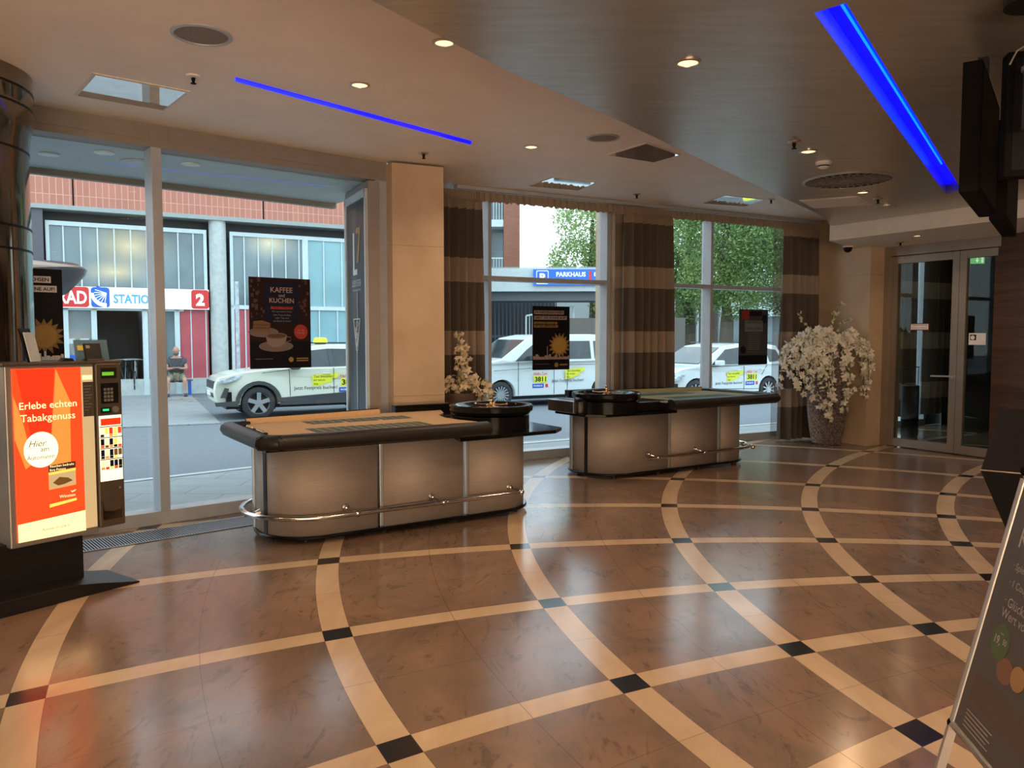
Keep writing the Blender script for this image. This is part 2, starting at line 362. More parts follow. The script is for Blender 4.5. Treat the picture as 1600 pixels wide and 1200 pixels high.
# slot for the large blue strip is cut out of the lower ceiling
bs = [fl(1272, 20, ZG), fl(1322, 5, ZG), fl(1502, 296, ZG), fl(1478, 304, ZG)]
du = (bs[2]-bs[1]).normalized()
g = G()
outer = ed+[(5.30, 11.92), (6.2, 12.4), (11, 9), (11, -6), (-5.6, -6)]
hole = [(p.x, p.y) for p in bs]
from mathutils.geometry import tessellate_polygon
def plate_with_hole(g, outer, hole, z):
    tri = tessellate_polygon([[Vector((x, y, 0)) for x, y in outer], [Vector((x, y, 0)) for x, y in hole]])
    V = [g.v((x, y, z)) for x, y in outer+hole]
    for t in tri: g.face([V[i] for i in t])
plate_with_hole(g, outer, hole, ZG)
n = len(outer)
for P, z0, z1 in ((outer, ZG, ZC+.01), (hole, ZG, ZG+.14)):
    for i in range(len(P)):
        a, b = P[i], P[(i+1) % len(P)]; g.poly([(*a, z0), (*b, z0), (*b, z1), (*a, z1)])
struct(g.build('ceiling_lower', M['grey'], smooth=0), 'grey glossy lowered ceiling with curved edge', 'ceiling')
# soffit box over the door
na = R(149.5); du2 = Vector((math.sin(na), math.cos(na), 0)); dn = Vector((-du2.y, du2.x, 0))      # along door wall (towards camera), behind
c0 = Vector((4.50, 11.27, 0))
c3 = c0+du2*3.6; c2 = c3+dn*1.6; c1 = DW.w(-.45, 0)
struct(G().prism([(p.x, p.y) for p in (c0, c3, c2, c1)], ZS, ZG+.05).build('ceiling_soffit', M['white'], smooth=0), 'pale lowered soffit in front of the glass door', 'ceiling')
# pillar between the facades
pc = [(-1.36, 8.57), (-1.27, 8.44), (-.745, 8.685), (-.95, 10.25), (-1.28, 10.25), (-1.36, 8.9)]
def stone_block(name, pts, label, joints, zt=ZC):
    z = 0.; r = thing(name, label, 'pillar', kind='structure')
    zs = [0.]+joints+[zt]
    cx = sum(p[0] for p in pts)/len(pts); cy = sum(p[1] for p in pts)/len(pts)
    for a, b in zip(zs, zs[1:]): G().prism(pts, a+.0015, b-.0015).build('stone_panel', M['stone'], r, smooth=0)
    ins = [(cx+(x-cx)*.985, cy+(y-cy)*.985) for x, y in pts]
    G().prism(ins, 0, zt).build('joint_core', M['stonejoint'], r, smooth=0)
    return r
stone_block('trim_1', pc, 'beige limestone pillar between the big window and the curtains', [1.045, 2.66], ZC-.02)
q = lambda a, b, off0, off1: [(p.x, p.y) for p in (RF.w(a, off0), RF.w(b, off0), RF.w(b, off1), RF.w(a, off1))]
stone_block('trim_2', q(rx(952), rx(1008), -.12, .35), 'pale stone pier behind the middle curtain', [1.3, 2.5], ZC-.02)
# stone wall by the vase and pilaster by the door
pa = Vector((5.42, 11.99, 0)); wl2 = RF.w(rx(1250), -.02)
stone_block('wall_vase', [(pa.x, pa.y), (DW.o.x, DW.o.y), (DW.o.x+.5, DW.o.y+.5), (wl2.x+.4, wl2.y+.4), (wl2.x, wl2.y)], 'stone wall and pilaster behind the tall vase', [2.62, 2.622][:1], ZC-.02)
# right, back and left walls of the lobby
w0 = DW.w(1.62, .0)
struct(G().prism([(w0.x, w0.y), (7.1, 6.2), (7.6, 6.2), (w0.x+.5, w0.y+.3)], 0, ZG).build('wall_right', M['wood'], smooth=0), 'reddish zebrano wood wall to the right of the door', 'wall')
struct(G().box(7.1, 7.3, -6, 6.3, 0, ZG).build('wall_right_near', M['brownwall'], smooth=0), 'dark brown wall at the right', 'wall')
struct(G().box(-8, 11, -6, -5.8, 0, ZC).build('wall_back', M['brownwall'], smooth=0), 'dark wall behind the room', 'wall')
struct(G().box(-8, -7.8, -6, 4.5, 0, ZC).build('wall_left', M['brownwall'], smooth=0), 'dark brown wall at the left', 'wall')
# ---------------------------------------------------------------- windows
def window(name, fr, x0, x1, mull, zb, zt, transom, label, hdr=None, d=.18, w=.06, jamb=.07):
    r = thing(name, label, 'window', fr.w(0, 0), fr.rz, kind='structure')
    fm = M['frame']
    G().box(x0, x1, -.02, d, 0, zb).build('sill', fm, r, 0, .004)
    G().box(x0, x1, -.02, d, zt, ZC if hdr is None else hdr).build('head', M['header'], r, 0)
    for m_ in [x0+jamb/2, x1-jamb/2]+list(mull):
        ww = jamb if m_ in (x0+jamb/2, x1-jamb/2) else w
        G().box(m_-ww/2, m_+ww/2, -.03, d, zb, zt).build('mullion', fm, r, 0, .003)
    if transom: G().box(x0, x1, -.025, d-.02, transom-.03, transom+.03).build('transom', fm, r, 0, .003)
    xs = [x0]+sorted(mull)+[x1]
    for a, b in zip(xs, xs[1:]):
        for z0, z1 in (((zb, transom), (transom, zt)) if transom else ((zb, zt),)):
            G().box(a+w/2, b-w/2, d-.05, d-.044, z0, z1).build('pane', M['glass'], r, 0)
    return r
window('window_1', LF, -5.2, lx(605), [lx(250)], .12, 3.345, None, 'tall shop window of two panes beside the vending machine', w=.085, jamb=.14)
W1 = bpy.data.objects['window_1']
for a in (-5.2, lx(250)): G().box(a+.1, (lx(250) if a < -5 else lx(599))-.05, -.026, -.019, 3.405, ZC-.03).build('header_board', M['header'], W1, 0, .003)
window('window_2', RF, rx(690), rx(952), [rx(764)], .12, 3.5, 2.45, 'curtained window with view of the car park sign', w=.05)
window('window_3', RF, rx(1008), rx(1262), [rx(1109)], .12, 3.5, 2.45, 'curtained window with view of the trees', w=.05)
G().box(rx(1262), rx(1262)+.5, 0, .2, 0, ZC).build('wall_window_end', M['stone'], None, 0)
struct(bpy.data.objects['wall_window_end'], 'stone wall end behind the right curtain', 'wall'); bpy.data.objects['wall_window_end'].location = RF.o; bpy.data.objects['wall_window_end'].rotation_euler = (0, 0, RF.rz)
# curtain track along the ceiling
ct = G().box(rx(694), rx(1284), -.42, -.30, ZC-.05, ZC-.003).build('curtain_track', M['frame'], None, 0, .004)
ct.location = RF.o; ct.rotation_euler = (0, 0, RF.rz); tag(ct, 'long grey curtain track under the ceiling along the right windows', 'curtain track')
# ---------------------------------------------------------------- exterior soffit over the left window
M['extsoff'] = mat('exterior_soffit', (.40, .47, .48), .5)
es = thing('exterior_soffit', 'grey canopy soffit above the pavement outside the big window', 'canopy', LF.w(0, 0), LF.rz, kind='structure')
G().box(-9, lx(600)+.3, .19, 1.62, 3.34, 3.7).build('soffit_board', M['extsoff'], es, 0)
G().box(-9, lx(600)+.3, 1.58, 1.66, 3.28, 3.9).build('fascia', M['header'], es, 0)
M['extlamp'] = mat('unlit_lamp', (.62, .66, .66), .3)
for i, (px, py, r_, nm) in enumerate(((76, 241, .085, 'exterior_downlight'), (163, 238.5, .085, 'exterior_downlight'), (298, 256.5, .085, 'exterior_downlight'), (218, 254.5, .17, 'exterior_speaker'))):
    p = fl(px, py, 3.335)
    o = G(); o.cyl((0, 0, -.006), r_, .010, 28); o.cyl((0, 0, -.009), r_*.75, .01, 24)
    o = o.build(nm, [M['extlamp'] if r_ < .1 else M['frame']], None); o.location = p
    tag(o, ['round white downlight in the canopy outside, next to the chrome column', 'round white downlight in the canopy outside, left of the window mullion', 'round white downlight in the canopy outside, right of the window mullion', 'large round speaker in the canopy outside the window'][i], 'speaker' if i == 3 else 'lamp', 'canopy downlights' if i < 3 else None)
# ---------------------------------------------------------------- floor grille
gr = thing('floor_grille', 'steel slatted convector grille in the floor along the big window', 'floor grille', LF.w(0, 0), LF.rz)
ga = fl(135, 862); gb = fl(400, 820)
loc = lambda fr, p: ((p-fr.o).dot(fr.u), (p-fr.o).dot(fr.n))
y0, y1 = -.80, -.50; xa, xb = -3.2, 1.5
y0 = min(loc(LF, ga)[1], loc(LF, gb)[1]); y1 = max(loc(LF, fl(135, 845))[1], loc(LF, fl(400, 808))[1])
G().box(xa, xb, y0, y1, .0, .003).build('pit', M['dark'], gr, 0)
G().box(xa, xb, y0, y0+.012, .0, .008).box(xa, xb, y1-.012, y1, 0, .008).build('edge_frame', M['grille'], gr, 0)
g = G(); k = xa
while k < xb:
    g.box(k, k+.008, y0+.012, y1-.012, .003, .007); k += .022
g.build('slats', M['grille'], gr, 0)
# ---------------------------------------------------------------- door
door = thing('door_1', 'glazed double door in a grey metal frame', 'door', DW.w(0, 0), DW.rz, kind='structure')
dx = lambda px, y=520: DW.hit(px, y)[0]
M['doorframe'] = mat('door_frame_bronze', (.30, .25, .20), .35, metal=.5)
DF = M['doorframe']; DZ = ZS
xL, xM, xR = dx(1383), dx(1497), dx(1556)
G().box(xL-.03, xR+.3, -.04, .12, DZ-.14, DZ).build('head_frame', DF, door, 0, .004)
G().box(xL-.03, xL+.09, -.04, .12, 0, DZ-.14).build('jamb', DF, door, 0, .004)
def leaf(x0, x1, hinge):
    L = G().box(x0, x0+.10, -.02, .05, .015, DZ-.15).box(x1-.10, x1, -.02, .05, .015, DZ-.15).box(x0+.1, x1-.1, -.02, .05, .015, .135).box(x0+.1, x1-.1, -.02, .05, DZ-.26, DZ-.15).build('door_leaf', DF, door, 0, .004)
    G().box(x0+.09, x1-.09, .01, .018, .13, DZ-.25).build('door_pane', M['dglass'], L, 0); return L
l1 = leaf(xL+.09, xM, 0); l2 = leaf(xM+.004, xM+1.05, 0)
h = G(); h.cyl((xM-.05, -.02, 1.10), .025, -.02, 16, 'y'); h.bar((xM-.05, -.07, 1.115), (xM-.34, -.07, 1.11), .022, .022); h.bar((xM-.05, -.03, 1.115), (xM-.05, -.08, 1.115), .02, .02)
h.build('door_handle', M['satin'], l1)
# stickers on the glass
def place(px, py, fr, off): return fr.hit(px, py, off)
def sticker(px0, px1, py0, py1, name, label, cols, off=-.001, words=()):
    a, z1 = DW.hit(px0, py0, 0); b, z0 = DW.hit(px1, py1, 0)
    t = thing(name, label, 'sticker', DW.w(0, 0), DW.rz)
    panel('backing', cols[0], t, a, b, z0, z1, -.0+.009, .003); panel('face', cols[1], t, a+.012, b-.012, z0+.012, z1-.012, .0055, .002)
    for wd, fx, fz, wf in words: text(wd, M['black'], t, a+(b-a)*fx, z0+(z1-z0)*fz, .003, w=(b-a)*wf)
    return t, a, b, z0, z1
sticker(1422, 1451, 505.5, 516, 'door_sticker', 'red-bordered white notice stuck on the left door pane', (M['pred'], M['white2']), words=(('Videoüberwachung', .5, .58, .8), ('Zutritt ab 18 Jahren', .5, .2, .8)))
t, a, b, z0, z1 = sticker(1513.5, 1539.5, 520.5, 539, 'door_sign', 'white sign with black pictogram on the right door pane', (M['white2'], M['white2']))
panel('pictogram', M['black'], t, a+.02, a+(b-a)*.45, z0+(z1-z0)*.4, z1-.02, .0035, .001)
G().slab(arc(a+(b-a)*.24, z0+(z1-z0)*.62, .03, 0, 360, 14)[:-1], .001, .002).build('pictogram_shape', M['white2'], t, 0)
# vestibule behind the door
VB = M['brownwall']
struct(G().box(-1.2, 3.0, 3.6, 3.7, 0, ZC, Matrix.Translation(DW.o) @ Matrix.Rotation(DW.rz, 4, 'Z')).build('wall_vestibule', VB, smooth=0), 'dark wall at the back of the vestibule', 'wall')
struct(G().box(1.75, 1.9, .15, 3.6, 0, ZC, Matrix.Translation(DW.o) @ Matrix.Rotation(DW.rz, 4, 'Z')).build('wall_vestibule_right', VB, smooth=0), 'dark right wall of the vestibule', 'wall')
# outer window wall of the vestibule, with curtains
window('window_4', RF, 5.45, 8.6, [6.3, 7.4], .12, 3.3, None, 'vestibule window seen through the glass door', w=.06)
struct(G().box(8.6, 9.4, 0, .2, 0, ZC, Matrix.Translation(RF.o) @ Matrix.Rotation(RF.rz, 4, 'Z')).build('wall_vestibule_end', VB, smooth=0), 'dark end wall of the vestibule', 'wall')
# ================================================================ CURTAINS
def curtain(fr, x0, x1, yoff, folds, amp, z0, z1, label, flare=0., name='curtain', seed=1, grp='striped curtains along the windows'):
    rnd = random.Random(seed); o = thing(name, label, 'curtain', fr.w((x0+x1)/2, yoff), fr.rz, group=grp)
    n = folds*12; ph = [rnd.uniform(.75, 1.25) for _ in range(folds+1)]; W = x1-x0
    def row(z, k):
        t = (z-z0)/(z1-z0); out = []
        am = amp*(.55+.6*(1-t)) ; wx = W/2*(1+flare*(1-t))
        for i in range(n+1):
            u = i/n; a = u*folds; f = ph[int(min(folds-1, a))]
            out.append((-wx+2*wx*u+.012*math.sin(a*2*PI*1+z*1.3), am*f*math.sin(a*2*PI)+.3*am*math.sin(a*5.1+z*.7), z))
        return out
    zs = [z0+(z1-.12-z0)*k/16 for k in range(17)]
    g = G(); g.grid([row(z, 0) for z in zs]); g.build('drape', M['curtain'], o, 60)
    g = G(); n2 = int(W/.035)*2
    rows = []
    for z, s_ in ((z1-.13, .9), (z1-.08, .5), (z1-.03, .35), (z1, .5)):
        rows.append([(-W/2+W*i/n2, .022*s_*(-1)**i, z) for i in range(n2+1)])
    g.grid(rows); g.build('pleated_heading', M['curtain'], o, 0)
    if name == 'curtain' and grp.startswith('striped'):
        g = G(); g.grid([[(-W/2-.13+(W+.10)*i/30, .10+.012*math.sin(i*1.1), z) for i in range(31)] for z in (z0+.05, 1.2, 2.4, z1-.02)]); g.build('sheer_lining', M['lining'], o, 60)
    return o
curtain(RF, RF.hit(688, 300, -.36)[0], RF.hit(754, 300, -.36)[0], -.36, 5, .085, .03, 3.49, 'striped brown curtain next to the stone pillar', .06, seed=3)
curtain(RF, RF.hit(977, 320, -.36)[0], RF.hit(1051, 320, -.36)[0], -.36, 6, .085, .03, 3.49, 'striped brown curtain between the two windows, behind the farther table', .03, seed=5)
curtain(RF, RF.hit(1227, 345, -.36)[0], RF.hit(1281, 345, -.36)[0], -.36, 5, .085, .03, 3.49, 'striped brown curtain at the right end, beside the tall vase', .04, seed=9)
# curtains in the vestibule
for i, (a, b) in enumerate(((RF.hit(1404, 500, -.3)[0], RF.hit(1432, 500, -.3)[0]), (RF.hit(1443, 500, -.3)[0], RF.hit(1494, 500, -.3)[0]))):
    curtain(RF, a, b, -.30, 5, .05, .25, 3.2, ['left', 'right'][i]+' striped curtain seen through the glass door', .0, seed=20+i, grp='curtains of the vestibule')
def valance(x0, x1, label):
    o = thing('valance', label, 'valance', RF.w(x0, -.36), RF.rz, group='gathered valances over the windows')
    n = int((x1-x0)/.018); rows = []; rnd = random.Random(int(x1*10)); jj = [rnd.uniform(-.012, .012) for _ in range(n+1)]
    for z in (3.49, 3.47, 3.44, 3.41, 3.375):
        s_ = (3.5-z)/.125; rows.append([((x1-x0)*i/n, (.012+.018*s_)*math.sin(i*PI/2.6+jj[i]*20), z+(jj[i] if z < 3.38 else 0)) for i in range(n+1)])
    g = G(); g.grid(rows); g.build('ruffle', M['curtain'], o, 60); return o
valance(RF.hit(757, 300, -.36)[0]-.1, RF.hit(977, 320, -.36)[0]+.02, 'ruffled valance above the window with the car park sign')
valance(RF.hit(1051, 320, -.36)[0]-.02, RF.hit(1228, 345, -.36)[0]+.02, 'ruffled valance above the window with the trees')
# ================================================================ CEILING FITTINGS
def downlight(px, py, z, label, r=.075, on=True, watts=None, grp='recessed warm downlights', pos=None, ang=150):
    p = Vector(pos) if pos else fl(px, py, z)
    t = thing('downlight', label, 'downlight', p, 0, grp)
    g = G(); g.lathe([(r, .0), (r, -.006), (r*.78, -.010), (r*.74, .0)], n=28); g.build('trim_ring', M['satin'], t)
    g = G(); g.cyl((0, 0, -.006), r*.73, .004, 20); g.build('bulb', M['lamp'], t)
    ld = bpy.data.lights.new('lamp_light', 'SPOT'); ld.energy = watts or LAMP_W; ld.color = WARM; ld.spot_size = R(ang); ld.spot_blend = .6; ld.shadow_soft_size = .05
    lo = bpy.data.objects.new('lamp_light', ld); COL.objects.link(lo); lo.parent = t; lo.location = (0, 0, -.03)
    return t
downlight(562, 132, ZC, 'warm downlight in the beige ceiling nearest the narrow blue strip')
downlight(694, 66, ZC, 'warm downlight in the beige ceiling half hidden by the edge of the grey ceiling')
downlight(830, 229, ZC, 'warm downlight in the beige ceiling between the blue strip and the round speaker')
downlight(1075, 97, ZG, 'warm downlight in the middle of the grey ceiling, largest of all')
downlight(1263, 236, ZG, 'warm downlight in the grey ceiling above the smoke detector')
downlight(1348, 300, ZG, 'warm downlight in the grey ceiling below the round air outlet', r=.07)
downlight(1433, 368, ZS, 'small downlight in the soffit above the glass door', r=.06, watts=22)
added_spots = ((-2.6, 2.6, ZC, 'above the foreground floor'), (-4.4, 3.4, ZC, 'above the vending machine'), (-3.4, .2, ZC, 'behind the viewer at the left'), (.9, 2.2, ZG, 'in the grey ceiling just above the view'), (1.9, 2.5, ZG, 'above the near end of the blue trough'), (5.6, 6.4, ZG, 'above the screens at the right'), (.2, -1.4, ZG, 'in the grey ceiling behind the viewer'), (3.4, .9, ZG, 'above the A-board'), (5.4, 3.6, ZG, 'by the right wall'))  # downlights out of view, added to brighten the room
for x, y, z, wh in added_spots:
    downlight(0, 0, z, 'warm ceiling downlight '+wh, pos=(x, y, z), watts=LAMP_W*(.6 if y < 3 else 1.))
# luminous ceiling fields added out of view to brighten the room
for i, (x, y, z) in enumerate(((-2.5, -2.6, ZC), (2.2, -3.0, ZG), (5.0, -1.2, ZG))):
    t = thing('added_ceiling_panel', 'large luminous ceiling panel behind the viewer, '+('left', 'middle', 'right')[i], 'ceiling light', (x, y, z), 0, 'luminous panels of the rear lobby')
    G().box(-.9, .9, -.9, .9, -.04, 0).build('panel_frame', M['frame'], t, 0)
    ld = bpy.data.lights.new('added_panel_light', 'AREA'); ld.energy = FIELD_W; ld.color = (1, .80, .60); ld.size = 1.7
    lo = bpy.data.objects.new('added_panel_light', ld); COL.objects.link(lo); lo.parent = t; lo.location = (0, 0, -.05)
# glowing bar wall, lamp and counter, added unseen to light the room
t = thing('added_light_wall', 'long warm backlit bar wall behind the viewer', 'light wall', (1.0, -5.72, 0))
G().box(-4.2, 4.2, -.06, .0, .9, 3.1).build('frame', M['brownwall'], t, 0)
G().box(-4.0, 4.0, .0, .02, 1.0, 3.0).build('diffuser', mat('added_bar_diffuser', (.5, .4, .3), .5, emit=(1, .62, .36), es=1.2), t, 0)
ld = bpy.data.lights.new('added_bar_light', 'AREA'); ld.shape = 'RECTANGLE'; ld.energy = WALL_W; ld.color = (1, .74, .50); ld.size = 8; ld.size_y = .8
lo = bpy.data.objects.new('added_bar_light', ld); COL.objects.link(lo); lo.parent = t; lo.location = (0, .9, 1.25); lo.rotation_euler = (PI/2+R(38), 0, 0)
G().box(-4, 4, .45, .95, 1.05, 1.15).box(-4.1, 4.1, .1, 1.0, 0, 1.05).build('counter', M['brownwall'], t, 0)
# sprinklers
def sprinkler(px, py, z, label, white=False):
    t = thing('sprinkler', label, 'sprinkler', fl(px, py, z), 0, 'ceiling sprinklers')
    g = G(); g.lathe([(.001, 0), (.052, 0), (.046, -.010), (.02, -.014), (.001, -.014)], n=20); g.build('rosette', M['white2'] if white else M['satin'], t)
    g = G(); g.cyl((0, 0, -.055), .008, .05, 10); g.cyl((0, 0, -.058), .02, .004, 14); g.bar((-.014, 0, -.014), (-.004, 0, -.055), .004, .006); g.bar((.014, 0, -.014), (.004, 0, -.055), .004, .006)
    g.build('nozzle', M['dark'], t); return t
sprinkler(302, 118, ZC, 'sprinkler with white rosette left of the narrow blue strip', True)
sprinkler(662, 239, ZC, 'dark sprinkler above the stone pillar')
sprinkler(995, 303, ZC, 'dark sprinkler above the middle curtain')
sprinkler(1205, 311, ZC, 'dark sprinkler above the right window at the edge of the grey ceiling')
sprinkler(1241, 221, ZG, 'dark sprinkler in the grey ceiling beside the upper downlight')
sprinkler(1372, 310, ZG, 'sprinkler in the grey ceiling by the round cover plate')
sprinkler(1407, 378, ZS, 'small dark sprinkler in the soffit above the glass door')
# round speakers
def speaker(px, py, z, r, label):
    t = thing('ceiling_speaker', label, 'speaker', fl(px, py, z), 0, 'round ceiling speakers')
    g = G(); g.lathe([(r, 0), (r, -.008), (r*.88, -.012), (r*.86, -.004)], n=40); g.build('ring', M['frame'], t)
    g = G(); g.lathe([(r*.87, -.004), (r*.5, -.008), (.001, -.009)], n=40); g.build('mesh_cover', mat('speaker_mesh', (.22, .19, .17), .7, noise=.3, nscale=300), t); return t
speaker(315, 54, ZC, .18, 'large round speaker in the beige ceiling at upper left')
speaker(942, 215, ZC, .155, 'smaller round speaker in the beige ceiling near the middle')
# mirror access panels, corners given on the ceiling
def access(cs, z, label, m=None):
    P = [fl(x, y, z) for x, y in cs]; c = sum(P, Vector())/4; t = thing('access_panel', label, 'ceiling panel', c, 0, 'square access panels in the ceiling')
    Q = [(p.x-c.x, p.y-c.y) for p in P]; In = [(x*.93, y*.93) for x, y in Q]
    G().prism(Q, -.006, 0).build('panel_frame', M['white'] if not m else m, t, 0); G().prism(In, -.010, -.006).build('panel_face', m or M['mirror'], t, 0); return t
access([(145, 113), (297, 142), (258, 172), (115, 148)], ZC, 'large shiny access panel in the beige ceiling above the big window')
access([(862, 276), (934, 284), (905, 297), (822, 290)], ZC, 'shiny access panel above the window with the car park sign')
access([(1132, 304), (1198, 311), (1165, 322), (1095, 317)], ZC, 'shiny access panel above the window with the trees')
access([(1010, 222), (1064, 241), (1022, 253), (947, 241)], ZC, 'shiny access panel next to the smaller round speaker')
access([(1341, 306), (1362, 319), (1272, 325), (1249, 313)], ZG, 'pale access panel in the grey ceiling near the soffit', M['white'])
# narrow blue strip in the beige ceiling
def strip(P, z, label, mats, depth=0.):
    c = sum(P, Vector())/len(P); t = thing('blue_light_strip', label, 'light strip', c, 0)
    Q = [(p.x-c.x, p.y-c.y) for p in P]
    if depth:
        G().prism(Q, depth-.02, depth).build('diffuser', M['blue'], t, 0)
        m0 = [(Q[0][0]+Q[1][0])/2, (Q[0][1]+Q[1][1])/2]; m1 = [(Q[2][0]+Q[3][0])/2, (Q[2][1]+Q[3][1])/2]
        g = G(); g.tube([(m0[0], m0[1], depth-.03), (m0[0]+(m1[0]-m0[0])*.8, m0[1]+(m1[1]-m0[1])*.8, depth-.035)], .007, 8); g.build('neon_tube', M['bluew'], t)
    else: G().prism(Q, -.006, .0).build('diffuser', M['blue'], t, 0)
    return t
a = fl(368, 120.5, ZC); b = fl(737, 220.5, ZC); dv = (b-a).normalized(); nn = Vector((-dv.y, dv.x, 0))*.045
strip([a, b, fl(735, 225, ZC), fl(368, 126, ZC)], ZC, 'narrow blue light strip in the beige ceiling', None)
strip(bs, ZG, 'broad blue light trough in the grey ceiling', None, .13)
# round air outlet
c = fl(1325, 281.5, ZG); t = thing('air_outlet', 'large round swirl air outlet in the grey ceiling', 'vent', c)
g = G(); g.lathe([(.43, 0), (.43, -.008), (.405, -.014), (.40, 0)], n=48); g.build('ring', M['frame'], t)
g = G(); g.cyl((0, 0, -.004), .40, .003, 48); g.build('backing', M['dark'], t)
g = G()
for rr in (.10, .19, .28): g.lathe([(rr, -.004), (rr, -.012), (rr+.012, -.012), (rr+.012, -.004)], n=48)
g.cyl((0, 0, -.014), .10, .010, 24)
for k in range(30):
    a = 2*PI*k/30; a2 = a+.16
    g.bar((.09*math.cos(a), .09*math.sin(a), -.009), (.40*math.cos(a2), .40*math.sin(a2), -.009), .022, .006)
g.build('louvres', mat('vent_grey', (.22, .20, .18), .5), t, 0)
c = fl(1383, 322.5, ZG); t = G(); t.cyl((0, 0, -.012), .13, .012, 32); o = t.build('cover_plate', M['grey']); o.location = c; tag(o, 'flat round cover plate in the grey ceiling near the soffit', 'cover plate')
t = thing('smoke_detector', 'white smoke detector on the grey ceiling', 'smoke detector', fl(1287, 253, ZG))
g = G(); g.lathe([(.001, 0), (.068, 0), (.068, -.02), (.05, -.03), (.05, -.045), (.03, -.06), (.001, -.064)], n=28); g.build('housing', M['white2'], t)
g = G(); g.lathe([(.0505, -.032), (.0505, -.043)], n=28); g.build('vent_ring', M['dark'], t)
t = thing('dome_camera', 'black dome security camera under the soffit corner', 'camera', fl(1325, 384, ZS+.005))
g = G(); g.cyl((0, 0, -.025), .075, .025, 24); g.build('base', M['white'], t)
g = G(); g.lathe([(.066, -.025), (.064, -.05), (.045, -.085), (.02, -.1), (.001, -.103)], n=24); g.build('dome', M['gloss'], t)
# ================================================================ ROULETTE TABLES
def stadium(hx, y0, y1, r, n=8):      # closed outline, counter-clockwise
    return rrect(-hx, hx, y0, y1, r, n)
def roulette_table(m, origin, rz, label, gaps, wc, post_end, felt, railx):
    """m=+1: wheel at the right end, m=-1: mirrored"""
    T = thing('roulette_table', label, 'roulette table', (origin[0], origin[1], 0), rz)
    HX, Y0, Y1, RR = 1.28, -.43, .45, .42
    mx = lambda pts: [(m*p[0], *p[1:]) for p in pts]
    G().prism(stadium(HX+.035, Y0-.035, Y1+.035, RR+.03), .035, .062).build('base_plate', M['gloss'], T, bevel=.008)
    for x in (-1.0, -.3, .4, 1.05):
        for y in (-.32, .34): G().cyl((x, y, 0), .035, .036, 14).build('foot', M['black'], T)
    # side shells: walk the front from the left end to the right end
    out = arc(-HX+RR, Y0+RR, RR, 180, 270, 12)+arc(HX-RR, Y0+RR, RR, 270, 360, 12)
    out = [(-HX, .12)]+out+[(HX, .12)]
    def cut(x0, x1):      # part of the front outline between two stations along x on the straight run (None: to the end)
        P = []
        if x0 is not None: P.append((x0, Y0))
        for p in out:
            if (x0 is None or p[0] > x0+1e-3) and (x1 is None or p[0] < x1-1e-3): P.append(p)
        if x1 is not None: P.append((x1, Y0))
        return P
    st = [None]+gaps+[None]; segs = []
    for a, b in zip(st, st[1:]): segs.append(cut(a+.03 if a is not None else None, b-.03 if b is not None else None))
    for S in segs:
        g = G(); g.grid([[(x, y, z) for x, y in S] for z in (.062, .82)]); g.build('metal_panel', M['steel'], T, 50, solid=.012)
    for sgn in (-1, 1):
        bk = [(sgn*HX, .17)]+[(sgn*abs(x), y) for x, y in (arc(HX-RR, Y1-RR, RR, 0, 90, 8))]+[(sgn*.55, Y1)]
        g = G(); g.grid([[(x, y, z) for x, y in bk] for z in (.062, .82)]); g.build('metal_panel', M['steel'], T, 50, solid=.012)
    for gx in gaps: G().box(gx+.0, gx+.045, Y0+.01, Y0+.06, .062, .82).build('post', M['post'], T, 0, .004)
    for sgn in (-1, 1): G().box(sgn*HX-.02, sgn*HX+.02, .12, .17, .062, .82).build('post', M['post'], T, 0, .004)
    if post_end: 
        a = R(196); G().box(-.022, .022, -.012, .012, .062, .82, Matrix.Translation((-HX+RR+RR*math.cos(a)*1.0, Y0+RR+RR*math.sin(a), 0)) @ Matrix.Rotation(a+PI/2, 4, 'Z')).build('post', M['black'], T, 0)
    # table top: black deck, felt, padded rim
    deck = mx([(-1.42, -.70), (.55, -.72), (.60, -.45), (.62, .25), (.85, .45), (.92, .74), (.25, .72), (-1.3, .50), (-1.42, .40)])
    G().prism(deck, .815, .905).build('deck', M['gloss'], T, 0, .004)
    fe = mx([(-1.38, -.68), (.50, -.70), (.56, -.46), (.50, -.25), (.48, 0), (.54, .25), (.70, .45), (.80, .70), (.26, .72), (-1.27, .50), (-1.27, .30), (-1.36, -.50)])
    G().prism(fe, .905, .915).build('felt', felt, T, 0)
    # number layouts, two grids
    g = G()
    for bx0, bx1, by0, by1, nx, ny in ((-.95, .12, -.47, -.16, 12, 3), (-.80, .22, .20, .40, 12, 2)):
        W_, H_ = (bx1-bx0)/nx, (by1-by0)/ny
        for i in range(nx):
            for j in range(ny):
                x0 = m*(bx0+i*W_+.006); x1 = m*(bx0+(i+1)*W_-.006); g.box(min(x0, x1), max(x0, x1), by0+j*H_+.006, by0+(j+1)*H_-.006, .915, .9158)
        for k in range(3):
            x0 = m*(bx0+.02+k*(bx1-bx0)/3); x1 = m*(bx0-.02+(k+1)*(bx1-bx0)/3); g.box(min(x0, x1), max(x0, x1), by0-.075, by0-.01, .915, .9158)
    g.build('number_layout', M['green'], T, 0)
    rim = [(-1.24, .50, 0), (-1.36, .47, 0), (-1.42, .38, 0)]+[(x, y, 0) for x, y in arc(-1.42+.14, -.74+.14, .14, 180, 270, 6)]+[(-.5, -.745, 0), (.30, -.755, 0), (.50, -.755, 0)]
    sec = [(-.075, .0), (-.06, .045), (-.02, .062), (.03, .055), (.068, .03), (.078, -.01), (.06, -.04), (.02, -.055), (-.05, -.055)]
    if m < 0: sec = [(-a, b) for a, b in sec][::-1]
    rim = [Vector((m*x, y, .885+z)) for x, y, z in catmull(rim, 3) and [(p.x, p.y, p.z) for p in catmull(rim, 3)]]
    G().tube(rim, 1., sec=sec).build('padded_armrest', M['leather'], T, 60, bevel=0)
